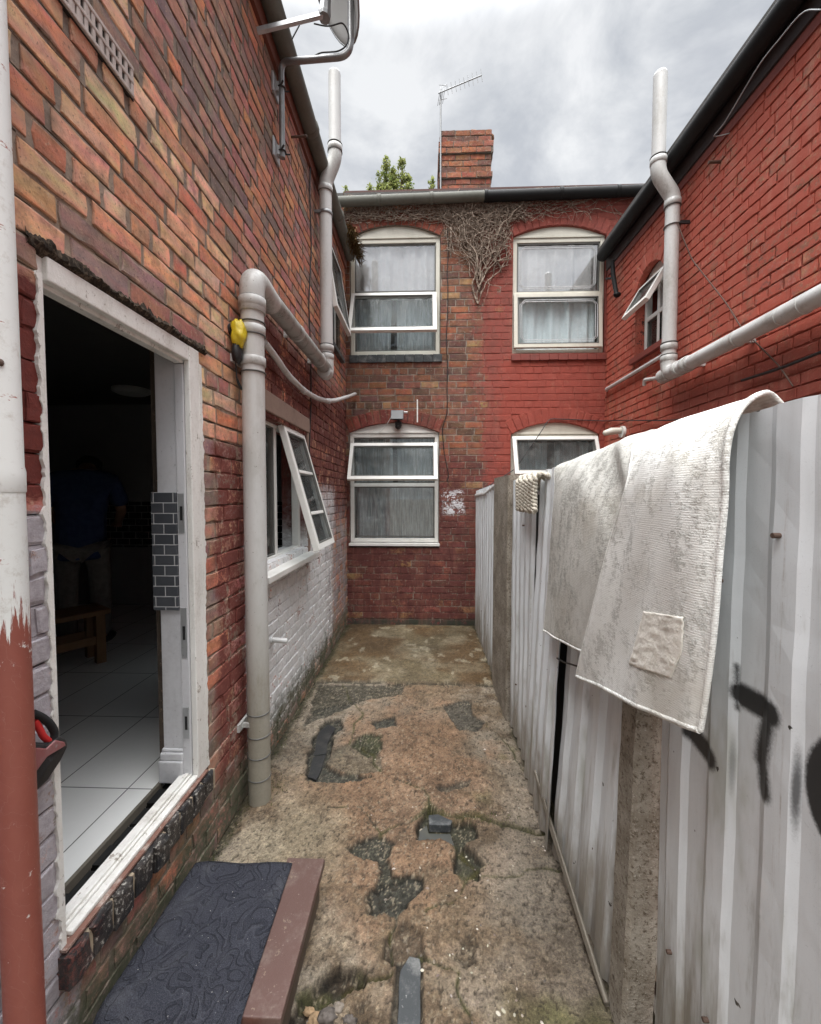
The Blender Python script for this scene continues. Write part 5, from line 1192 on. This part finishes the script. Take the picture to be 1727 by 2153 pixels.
def post(x0, x1, y0, y1, h, lean, label):
    m_ = MB(); r = random.Random(int(y0*100)); c_ = .012; prof = [(x0+c_, y0), (x1, y0), (x1, y1), (x0+c_, y1), (x0, y1-c_), (x0, y0+c_)]; rows = []
    n = 26
    for j in range(n+1):
        z = -.05+(h+.05)*j/n; rows.append([(x+lean*z+.003*mnoise.noise(Vector((x*40, y*40, z*9))), y+.003*mnoise.noise(Vector((x*40+7, y*40, z*9))), z) for x, y in prof+prof[:1]])
    m_.grid(rows, False); m_.add(rows[-1][:-1], [tuple(range(6))])
    o = m_.build('concrete_post', M['post'], FN); return o
def postmat():
    m, nt, p, pos = base_mat('weathered_concrete'); a = noi(nt, pos, 6, 6, .7); b = noi(nt, pos, 60, 6, .8); c2_ = noi(nt, pos, 150, 3, .7)
    c = mix(nt, sm(nt, a, .35, .65), (.21, .18, .14), (.36, .325, .27)); c = mix(nt, sm(nt, b, .5, .62), c, (.10, .075, .05)); c = mix(nt, sm(nt, c2_, .6, .68), c, (.42, .39, .34))
    setin(nt, p, 'Base Color', c); setin(nt, p, 'Roughness', .95); bump(nt, p, Mth(nt, 'ADD', b, c2_), .9, .006); return m
M['post'] = postmat()
post(.612, .70, pA1, pA0+.06, 1.845, .002, '')
post(.615, .705, 1.235, 1.345, 1.86, .024, '')
mb = MB(); mb.box((.712, 1.72, .0), (.74, 2.35, 1.7)); mb.box((.712, 2.5, 0), (.735, 3.05, 1.7)); mb.build('gap_shade_board', paint('gap_shade_black', (.02, .019, .017), .8, .4, (.05, .045, .04), 6), FN)  # dark boards added behind the sheet gaps so the gaps look black
for (yy, zz, xx) in [(1.13, .42, .684), (1.13, 1.55, .684), (.98, .42, .684), (.98, 1.5, .684), (.83, .40, .684), (.83, 1.62, .684), (1.55, .35, .645), (1.72, .35, .645), (2.55, .38, .636), (2.7, 1.5, .638), (2.85, .38, .636), (3.6, .4, .632), (4.1, .4, .634), (4.6, .4, .636)]:
    mb = MB(); mb.tube([(xx-.004, yy, zz), (xx+.02, yy, zz)], .0055, 8); mb.build('screw', M['rust'], FN)
mb = MB(); mb.tube([at(0, 1172, 1384, .60), at(0, 1185, 1392, .605), at(0, 1218, 1402, .60), at(0, 1260, 1420, .615)], .004, 6); mb.build('tie_wire', M['black'], FN)
mb = MB(); mb.box((.80, -.3, 0), (.83, pB0+.3, .02)); mb.box((.77, .0, 1.55), (.82, 5.2, 1.62)); mb.box((.77, .0, .3), (.82, 5.2, .37)); mb.build('back_rail', M['bark'], FN)
q0, q1 = at(0, 992, 1042, .655), at(0, 1052, 1016, .655)
mb = MB(); mb.tube([(.655, 5.24, q0.z), (.655, 4.4, q0.z+.02), (.65, q1.y, q1.z)], .026, 14)
tag(mb.build('capping_pole', M['pale_pipe'], None, org=q0), 'white plastic pole lying along the top of the far fence sheet', 'pole')
t0, t1 = at(0, 1127, 1622, .60), at(0, 1278, 2068, .605)
tz = max(t1.z, .012)
mb = MB(); mb.tube([(.598, t0.y, t0.z), (.600, t0.y-.25, t0.z*.62), (.604, t1.y+.1, .03), (.606, t1.y, .018)], .0105, 12, cap=False); mb.tube([(.598, t0.y-.004, t0.z-.003), (.606, t1.y, .018)], .0075, 10)
tag(mb.build('metal_tube', paint('dull_brown_tube', (.17, .15, .12), .45, .6, (.08, .06, .045), 14, metal=.3), None, org=(.6, t1.y, 0)), 'thin metal tube lying against the foot of the fence', 'tube')

# ------------------------------------------------------------------ rug over the fence
def rugmat(name, ca, cb, lo, hi):
    m, nt, p, pos = base_mat(name)
    a = noi(nt, scalev(nt, pos, (1, 1, .5)), 26, 6, .76); b = noi(nt, scalev(nt, pos, (1, 1, 3.0)), 42, 5, .7); c2_ = noi(nt, pos, 5.0, 4, .6); fine = noi(nt, pos, 260, 2, .6)
    d = Mth(nt, 'ADD', Mth(nt, 'MULTIPLY', a, .6), Mth(nt, 'MULTIPLY', b, .4))
    k = Mth(nt, 'MULTIPLY', sm(nt, d, lo, hi), sm(nt, c2_, .36, .56, .35, 1.0)); k = Mth(nt, 'MULTIPLY', k, sm(nt, fine, .35, .6, .45, 1.0))
    c = mix(nt, k, ca, cb)
    c = mix(nt, sm(nt, noi(nt, pos, 2.6, 4, .6), .5, .72, 0, .45), c, (.40, .36, .28))
    z = N(nt, 'ShaderNodeSeparateXYZ', {0: pos}).outputs[2]
    wv = Mth(nt, 'SINE', Mth(nt, 'MULTIPLY', z, 1150.0)); c = mix(nt, Mth(nt, 'MULTIPLY', sm(nt, wv, -.2, .9), .22), c, (.32, .30, .26))
    setin(nt, p, 'Base Color', c); setin(nt, p, 'Roughness', .95); setin(nt, p, 'Specular IOR Level', .1)
    bump(nt, p, Mth(nt, 'ADD', Mth(nt, 'MULTIPLY', wv, .10), Mth(nt, 'ADD', fine, k)), .5, .003); return m
M['rug'] = rugmat('worn_beige_rug', (.79, .80, .775), (.48, .48, .455), .49, .56)
M['rug_back'] = rugmat('grey_worn_rug', (.61, .61, .575), (.32, .32, .295), .44, .57)
def cr(P, t):
    n = len(P)-1; i = min(int(t*n), n-1); f = t*n-i; p = [P[max(i-1, 0)], P[i], P[i+1], P[min(i+2, n)]]
    return (p[1]*2+(p[2]-p[0])*f+(p[0]*2-p[1]*5+p[2]*4-p[3])*f*f+(p[1]*3-p[0]-p[2]*3+p[3])*f**3)*.5
def flap(lines, nu, nv, wav, seed):
    """lines: control curves top to bottom, each a list of points left to right"""
    rows = []
    for j in range(nv+1):
        cols = [cr([ln[i] for ln in lines], j/nv) for i in range(len(lines[0]))]
        row = []
        for i in range(nu+1):
            q = cr(cols, i/nu); q.x += wav*(mnoise.noise(Vector((i/nu*2.6+seed, j/nv*1.8, seed)))+.35*mnoise.noise(Vector((i/nu*7, j/nv*4+seed, 1)))); row.append(q)
        rows.append(row)
    return rows
A = lambda px, py, X: at(0, px, py, X)
RG = tag(empty('rug', (.62, 1.5, 1.85)), 'worn beige and grey rug folded over the metal fence', 'rug')
# back fold (left part); first two lines go over the fence top
tL = A(1172, 984, .655); tM = A(1260, 950, .665); tR = A(1350, 918, .675)
lines = [[tL+Vector((.14, .02, -.20)), tM+Vector((.14, 0, -.22)), tR+Vector((.14, -.02, -.2))],
         [tL+Vector((.08, 0, -.008)), tM+Vector((.08, 0, -.008)), tR+Vector((.08, 0, -.006))],
         [tL, tM, tR], [A(1168, 1040, .60), A(1262, 1040, .60), A(1370, 1040, .62)],
         [A(1158, 1170, .598), A(1262, 1190, .578), A(1360, 1210, .62)], [A(1147, 1326, .590), A(1232, 1372, .585), A(1330, 1420, .61)]]
rows = flap(lines, 60, 80, .026, 3); mb = MB(); mb.grid(rows); o = mb.build('back_fold', M['rug_back'], RG, fixn=False); md = o.modifiers.new('solid', 'SOLIDIFY'); md.thickness = .008; md.offset = 0
hem = [[r[-1] for r in []]]
mb = MB(); mb.tube([q+Vector((-.002, 0, 0)) for q in rows[-1]], .006, 8); mb.tube([r[0] for r in rows], .005, 8); mb.build('hem', M['rug'], RG)
# front fold (right part)
tA, tB, tC = A(1340, 925, .655), A(1450, 888, .665), A(1562, 858, .645)
lines = [[tA+Vector((.16, .02, -.18)), A(1530, 900, .80), A(1645, 850, .80)],
         [tA+Vector((.08, 0, -.003)), A(1500, 868, .745), A(1612, 826, .755)],
         [tA, tB, tC], [A(1322, 1010, .588), A(1430, 985, .585), A(1529, 950, .60)],
         [A(1285, 1150, .575), A(1400, 1150, .565), A(1518, 1090, .595)], [A(1250, 1300, .568), A(1370, 1320, .562), A(1503, 1310, .592)],
         [A(1218, 1422, .562), A(1338, 1482, .560), A(1472, 1536, .585)]]
rows = flap(lines, 70, 110, .020, 8); mb = MB(); mb.grid(rows); o = mb.build('front_fold', M['rug'], RG, fixn=False); md = o.modifiers.new('solid', 'SOLIDIFY'); md.thickness = .009; md.offset = 0
mb = MB(); mb.tube([q+Vector((-.002, 0, 0)) for q in rows[-1]], .007, 8); mb.tube([r[0]+Vector((-.001, 0, 0)) for r in rows[26:]], .006, 8); mb.tube([r[-1] for r in rows], .0065, 8); mb.build('hem', M['rug'], RG)
L_ = [[A(1352, 1285, .5590), A(1437, 1298, .566)], [A(1335, 1350, .5575), A(1430, 1365, .564)], [A(1320, 1395, .556), A(1408, 1426, .562)]]
pr_ = []
for j in range(24):
    l = cr([x[0] for x in L_], j/23); r_ = cr([x[1] for x in L_], j/23)
    pr_.append([Vector((.5601, l.lerp(r_, i/30).y, l.lerp(r_, i/30).z))+Vector((.0025*mnoise.noise(Vector((i*.12, j*.9, 2)))+.0012*mnoise.noise(Vector((i*.9, j*2.1, 4))), 0, 0)) for i in range(31)])
arr = np.array([[tuple(q) for q in r] for r in rows[30:]]).reshape(-1, 3)
for r in pr_:
    for q in r:
        d_ = (arr[:, 1]-q.y)**2+(arr[:, 2]-q.z)**2; ix = np.argsort(d_)[:4]; w_i = 1/(d_[ix]+1e-6); q.x += float((arr[ix, 0]*w_i).sum()/w_i.sum())-.0062-.5601
mb = MB(); mb.grid(pr_); o = mb.build('patch', clothmat('crinkled_backing', (.70, .68, .61), (.80, .78, .72), 50, .35, .6, weave=120, bmp=.7), RG, fixn=False); md = o.modifiers.new('solid', 'SOLIDIFY'); md.thickness = .0022; md.offset = 0
# knitted cloth
q = A(1110, 1000, .63)
KC = tag(empty('knitted_cloth', q), 'chunky cream knitted cloth hanging over the fence left of the rug', 'cloth')
mb = MB(); rk = random.Random(2); yk0, yk1 = A(1092, 1000, .60).y, A(1133, 1000, .60).y; ztop = A(1112, 994, .63).z; zbot = A(1110, 1074, .60).z
for c in range(6):
    y = yk0+(yk1-yk0)*(c+.5)/6
    for side in (-1, 1):
        pts = []; n = 64
        for k in range(n+1):
            t = k/n; ph = t*40+c
            if t < .22: base = Vector((.74-.13*(t/.22), y, ztop-.02-.10*(1-t/.22)**2))
            elif t < .3: base = Vector((.61-.022*((t-.22)/.08), y, ztop-.02-.03*(t-.22)/.08))
            else: base = Vector((.588, y+.010*math.sin(t*5+c), ztop-.05-(ztop-.05-zbot)*(t-.3)/.7))
            pts.append(base+Vector((side*.006*math.cos(ph), side*.020*math.sin(ph), 0)))
        mb.tube(pts, .013, 7)
mb.build('knit', clothmat('cream_wool', (.34, .31, .25), (.62, .58, .50), 90, .4, .62, bmp=.8), KC)

# ------------------------------------------------------------------ step, mat, slates, stones
SZ = .17
ST = tag(empty('door_step', (-.7, 1.47, 0)), 'low brown painted board step below the kitchen door', 'step')
sx1 = onG(683, 1806, SZ).x; sy1 = onG(650, 1804, SZ).y; sy0 = onG(545, 2140, SZ).y
mb = MB(); rows = []
for j in range(3):
    rows.append(None)
mb.box((-.575, sy0, SZ-.034), (sx1, sy1, SZ)); o = mb.build('board', paint('worn_brown_board', (.095, .050, .041), .5, .85, (.19, .15, .125), 9, bmp=.3, vert=False, chip=.55), ST, bevel=.004)
mb = MB(); mb.box((-.945, sy0+.02, -.02), (-.58, onG(500, 1822, SZ).y, SZ-.003)); mb.box((-.578, sy0+.02, -.02), (sx1-.02, sy1-.01, SZ-.036)); mb.build('timber_base', paint('dark_step_base', (.10, .07, .05), .8, .7, (.05, .045, .03), 6, bmp=.3), ST, bevel=.006)
mb = MB(); mb.box((-.80, sy0-.11, .06), (sx1-.065, sy0-.004, SZ-.018)); mb.build('support_brick', paint('orange_brick', (.40, .17, .085), .85, .5, (.2, .09, .05), 14, bmp=.5), ST, bevel=.008)
def matmat():
    m, nt, p, pos = base_mat('navy_doormat'); wv = N(nt, 'ShaderNodeTexVoronoi', {'Vector': pos, 'Scale': 9.0}, feature='DISTANCE_TO_EDGE').outputs[0]
    cn = Mth(nt, 'FRACT', Mth(nt, 'MULTIPLY', noi(nt, pos, 7.5, 1.5, .5, 1.2), 9.0))
    w2_ = sm(nt, Mth(nt, 'ABSOLUTE', Mth(nt, 'SUBTRACT', cn, .5)), .05, .16, 1.0, 0.0)
    line = Mth(nt, 'MAXIMUM', Mth(nt, 'MULTIPLY', sm(nt, wv, .0, .03, 1.0, 0.0), .25), w2_); f = noi(nt, pos, 330, 3, .7); d = noi(nt, pos, 5, 5, .65)
    c = mix(nt, sm(nt, f, .35, .7), (.024, .0252, .033), (.066, .069, .086)); c = mix(nt, Mth(nt, 'MULTIPLY', Mth(nt, 'MULTIPLY', line, sm(nt, d, .35, .6, .9, .3)), .4), c, (.012, .013, .018)); c = mix(nt, Mth(nt, 'MULTIPLY', sm(nt, Mth(nt, 'ABSOLUTE', Mth(nt, 'SUBTRACT', cn, .32)), .0, .07, .25, 0.0), f), c, (.16, .16, .18)); c = mix(nt, sm(nt, d, .5, .75, 0, .45), c, (.115, .115, .125)); c = mix(nt, sm(nt, noi(nt, pos, 120, 2, .5), .74, .765), c, (.42, .40, .37))
    setin(nt, p, 'Base Color', c); setin(nt, p, 'Roughness', .95); setin(nt, p, 'Specular IOR Level', .15); bump(nt, p, Mth(nt, 'SUBTRACT', f, Mth(nt, 'MULTIPLY', line, 1.6)), .9, .005); return m
mc = [onG(412, 1819, SZ), onG(614, 1821, SZ), onG(505, 2153, SZ), onG(193, 2153, SZ)]
mb = MB(); rows = []
for j in range(40):
    t = j/24; row = []
    for i in range(26):
        u = i/25; l = mc[0]+(mc[3]-mc[0])*t; r_ = mc[1]+(mc[2]-mc[1])*t; q = l.lerp(r_, u)
        edge = min(u, 1-u, t+.02)*20; z = SZ+.008+.003*mnoise.noise(Vector((q.x*9, q.y*9, 0)))-.004*max(0, 1-edge)
        q.y += .004*math.sin(u*9); q.z = z-max(0, (sy0-q.y))*.7; row.append(q)
    rows.append(row)
mb.grid(rows); o = mb.build('doormat', matmat(), None, fixn=False, org=(-.75, 1.4, SZ)); md = o.modifiers.new('solid', 'SOLIDIFY'); md.thickness = .007; md.offset = -1
tag(o, 'dark navy patterned doormat lying on the brown step', 'doormat')
def slab(name, poly, h, mat, label, cat, up=.004, group=None, tilt=(0, 0)):
    pts = [onG(px, py, 0) for px, py in poly]; c = sum(pts, Vector())/len(pts); z = groundz(c.x, c.y)+up; r = random.Random(len(poly)*7+int(c.y*99)); ed = []
    for i, p in enumerate(pts):
        q = pts[(i+1) % len(pts)]; k = max(1, int((q-p).length/.025))
        for s_ in range(k): e = p.lerp(q, s_/k); ed.append((e.x+r.uniform(-.0022, .0022), e.y+r.uniform(-.0022, .0022)))
    m_ = MB(); m_.prism(ed, z-.03, z+h, lambda a, b, w: Vector((a, b, w+(a-c.x)*tilt[0]+(b-c.y)*tilt[1])))
    return tag(m_.build(name, mat, None, bevel=.002, org=(c.x, c.y, z)), label, cat, group)
G_ = 'pieces of slate set in the yard floor'
slab('slate', [(832, 2200), (842, 2040), (862, 2014), (884, 2018), (885, 2200)], .010, M['slate'], 'long rounded slate slip in the ground at the bottom of the picture', 'slate', .003, G_)
slab('slate', [(660, 1582), (668, 1535), (690, 1518), (706, 1524), (690, 1555), (686, 1578)], .006, M['slate_black'], 'upper black slate of the broken pair sunk beside the mossy patch', 'slate', .008, G_)
slab('slate', [(648, 1628), (659, 1586), (685, 1581), (676, 1615), (665, 1634)], .006, M['slate_black'], 'lower black slate of the broken pair sunk beside the mossy patch', 'slate', .006, G_)
slab('slate', [(902, 1714), (920, 1712), (952, 1727), (948, 1738), (903, 1737)], .010, M['slate'], 'small grey slate wedge propped in the pothole by the long crack', 'slate', .012, G_, (0, -.1))
slab('slate', [(878, 1764), (884, 1735), (898, 1724), (902, 1740), (948, 1742), (955, 1764)], .004, paint('wet_slate', (.06, .063, .058), .3, .5, (.1, .095, .07), 12, vert=False), 'flat wet slate lying under the wedge in the pothole', 'slate', .004, G_)
rs = random.Random(12)
for k, (px, py, r) in enumerate(((668, 2128, .036), (690, 2140, .026), (712, 2118, .020), (650, 2105, .018), (735, 2148, .022), (642, 2148, .026))):
    p = onG(px, py); z = groundz(p.x, p.y); m_ = MB(); m_.ball((p.x, p.y, z+r*.15), r, r*rs.uniform(.6, .95), r*.62, 16, 11, .75, k)
    cols = ((.30, .2, .11), (.10, .085, .075), (.2, .17, .14))
    nm = ('large tan stone in the broken ground by the step corner', 'dark stone next to the large tan stone by the step corner', 'grey stone on the right of the tan stone near the step', 'tan pebble nearest the side of the brown step', 'dark stone at the bottom edge right of the tan stone', 'grey stone at the bottom edge against the brown step')[k]
    tag(m_.build('stone', paint('stone_%d' % k, cols[k % 3], .8, .4, (.1, .08, .06), 20, vert=False), None, org=(p.x, p.y, z)), nm, 'stone', 'loose stones in the broken ground beside the step')
mb = MB(); rg = random.Random(44)
for k in range(480):
    px = rg.uniform(520, 1180); py = 1440+(2153-1440)*rg.random()**.9; p = onG(px, py)
    if not (XL+.05 < p.x < .58): continue
    if p.y < sy1+.02 and p.x < sx1+.02: continue
    if mnoise.noise(Vector((p.x*2.2, p.y*2.2, 9)))+rg.uniform(-.25, .35) < 0: continue
    r = rg.uniform(.0018, .0050) if rg.random() < .88 else rg.uniform(.005, .0085); z = groundz(p.x, p.y)
    mb.col = jit(rg.choice([(.40, .36, .30), (.46, .42, .35), (.30, .26, .21), (.2, .16, .13), (.12, .10, .09)]), rg)
    a = rg.uniform(0, 3.14); e1_ = Vector((math.cos(a), math.sin(a), 0))*r*rg.uniform(1, 1.5); e2_ = Vector((-math.sin(a), math.cos(a), 0))*r*rg.uniform(.6, 1); c = Vector((p.x, p.y, z+r*.1)); u = Vector((0, 0, r*.6))
    o1 = [c+e1_*math.cos(t)+e2_*math.sin(t) for t in [k_*math.pi/3 for k_ in range(6)]]; o2 = [c+(q-c)*.6+u*.8 for q in o1]
    mb.add(o1+o2+[c+u], [(i, (i+1) % 6, 6+(i+1) % 6, 6+i) for i in range(6)]+[(6+i, 6+(i+1) % 6, 12) for i in range(6)], True)
m, nt, p, pos = base_mat('pebbles'); setin(nt, p, 'Base Color', N(nt, 'ShaderNodeAttribute', None, attribute_name='bcol').outputs['Color']); setin(nt, p, 'Roughness', .8)
o = mb.build('loose_gravel', m, None, fixn=False); tag(o, 'small pale pebbles scattered over the worn concrete', 'gravel', None, 'stuff')
mb = MB()
for k in range(700):
    if k % 3: p = Vector((XL+abs(rg.gauss(0, .025))+.004, rg.uniform(1.7, 5.2), 0))
    elif k % 2: p = onG(rg.gauss(1000, 60), 1722+rg.gauss(0, 8)+max(0, 0))
    else: p = Vector((rg.gauss(-.86, .05), rg.gauss(2.32, .07), 0))
    z = groundz(p.x, p.y)-.002; d = Vector((rg.uniform(-1, 1), rg.uniform(-1, 1), rg.uniform(.4, 1.3))).normalized()*rg.uniform(.006, .018); s_ = Vector((-d.y, d.x, 0)); s_ = s_.normalized()*.003 if s_.length > 1e-5 else Vector((.003, 0, 0))
    c = Vector((p.x, p.y, z)); mb.add([c-s_, c+s_, c+d], [(0, 1, 2)])
o = mb.build('moss_growth', clothmat('green_moss', (.04, .05, .015), (.09, .10, .03), 30), None, fixn=False); tag(o, 'low green moss along the wall foot and in the cracks', 'moss', None, 'stuff')

# ------------------------------------------------------------------ inside the kitchen
BN = empty('bench', (-2.4, 2.9, .43)); tag(BN, 'plain wooden bench on the white tiled kitchen floor', 'bench')
bx = Vector((-2.38, 3.03, .43)); dl = Vector((-.62, -.95, 0)).normalized(); nn = Vector((-dl.y, dl.x, 0))*-1
def TBn(u, v, w): return bx+dl*u+nn*w+Vector((0, 0, v))
LB = 1.15
mb = MB(); mb.box((0, .37, 0), (LB, .405, .14), TBn); mb.box((0, .37, .155), (LB, .405, .30), TBn); mb.build('seat', M['wood'], BN, bevel=.004)
for u in (.03, LB-.09):
    for w in (.02, .22):
        mb = MB(); mb.box((u, 0, w), (u+.06, .37, w+.06), TBn); mb.build('leg', M['wood'], BN, bevel=.003)
mb = MB(); mb.box((.09, .15, .03), (LB-.09, .21, .055), TBn); mb.box((.09, .15, .245), (LB-.09, .21, .27), TBn); mb.build('rail', M['wood'], BN, bevel=.003)
lc = Vector(at(2, 276, 818, 2.72)); LP = thing_at('ceiling_light', lc, 'round flush ceiling light, unlit, in the dark kitchen', 'ceiling light')
mb = MB(); mb.tube([lc, lc-Vector((0, 0, .03)), lc-Vector((0, 0, .05))], [.16, .16, .12], 28); mb.build('diffuser', plain('opal_diffuser', (.5, .5, .48), .4), LP)
# person
PP = Vector((-2.84, 3.32, .43)); fd = Vector((-.5, .86, 0)).normalized(); sd_ = Vector((fd.y, -fd.x, 0))
PE = tag(empty('person', PP), 'person in dark blue shirt and grey trousers seen from behind in the dim kitchen', 'person')
def bpt(s, f, z): return PP+sd_*s+fd*f+Vector((0, 0, z))
def skin(name, chain, edges, mat, parent, sub=2, root=0):
    me = bpy.data.meshes.new(name); me.from_pydata([tuple(c[0]-PP) for c in chain], edges, []); me.materials.append(mat)
    o = bpy.data.objects.new(name, me); COL.objects.link(o); o.parent = parent; ORG[o.name] = PP
    o.modifiers.new('skin', 'SKIN'); o.modifiers.new('sub', 'SUBSURF').render_levels = sub
    for i, c in enumerate(chain): me.skin_vertices[0].data[i].radius = c[1] if isinstance(c[1], tuple) else (c[1], c[1]); me.skin_vertices[0].data[i].use_root = (i == root)
    for pl_ in me.polygons: pl_.use_smooth = True
    return o
SK = plain('skin_tone', (.30, .16, .10), .6)
ch_ = [(bpt(0, 0, .92), (.135, .105)), (bpt(0, .03, 1.10), (.125, .095)), (bpt(0, .11, 1.30), (.145, .105)), (bpt(0, .19, 1.42), (.10, .08)), (bpt(0, .26, 1.48), .052), (bpt(0, .33, 1.50), .075), (bpt(0, .42, 1.49), .090), (bpt(0, .48, 1.44), .062)]
ed_ = [(i, i+1) for i in range(7)]
def limb(pts, frm):
    b = len(ch_)
    for i, q in enumerate(pts): ch_.append(q); ed_.append((frm if i == 0 else b+i-1, b+i))
    return b+len(pts)-1
for s in (-1, 1):
    limb([(bpt(.10*s, 0, .86), .085), (bpt(.11*s, .03, .48), .058), (bpt(.11*s, -.01, .09), .042), (bpt(.12*s, .10, .04), .038), (bpt(.12*s, .17, .03), .028)], 0)
    wr = limb([(bpt(.19*s, .14, 1.39), .058), (bpt(.26*s, .19, 1.13), .044), (bpt(.20*s, .40, 1.00), .032), (bpt(.18*s, .46, .99), .034)], 3)
    for k in range(4): limb([(bpt((.155+.017*k)*s, .51, .99), .010), (bpt((.155+.017*k)*s, .545-.004*abs(k-1), .975), .008), (bpt((.155+.017*k)*s, .555, .955), .007)], wr)
    limb([(bpt(.145*s, .47, .985), .010), (bpt(.132*s, .505, .97), .008)], wr)
skin('body', ch_, ed_, SK, PE)
mb = MB(); hc = bpt(0, .40, 1.515); mb.ball(hc+Vector((0, 0, .02)), .098, .098, .088, 16, 12, .08); mb.build('hair', plain('dark_hair', (.015, .012, .01), .8), PE)
SHIRT = clothmat('dark_blue_shirt', (.035, .055, .13), (.05, .075, .16), 25, .4, .6); TROU = clothmat('grey_trousers', (.16, .15, .135), (.20, .19, .17), 25, .4, .6)
sc_ = [(bpt(0, -.02, .72), (.20, .15)), (bpt(0, 0, .92), (.185, .14)), (bpt(0, .04, 1.12), (.185, .14)), (bpt(0, .11, 1.32), (.18, .13)), (bpt(0, .19, 1.44), (.105, .09)), (bpt(.20, .14, 1.38), .085), (bpt(.265, .18, 1.16), .075), (bpt(-.20, .14, 1.38), .085), (bpt(-.265, .18, 1.16), .075)]
skin('shirt', sc_, [(0, 1), (1, 2), (2, 3), (3, 4), (3, 5), (5, 6), (3, 7), (7, 8)], SHIRT, PE, root=1)
sc_ = [(bpt(0, 0, .90), (.16, .125)), (bpt(.10, 0, .80), .105), (bpt(.115, .03, .48), .085), (bpt(.115, 0, .06), .075), (bpt(-.10, 0, .80), .105), (bpt(-.115, .03, .48), .085), (bpt(-.115, 0, .06), .075)]
skin('trousers', sc_, [(0, 1), (1, 2), (2, 3), (0, 4), (4, 5), (5, 6)], TROU, PE)
for s in (-1, 1):
    mb = MB(); c = bpt(.12*s, .06, .04); mb.ball(c, .055, .13, .05, 12, 8); mb.build('shoe', M['black'], PE)
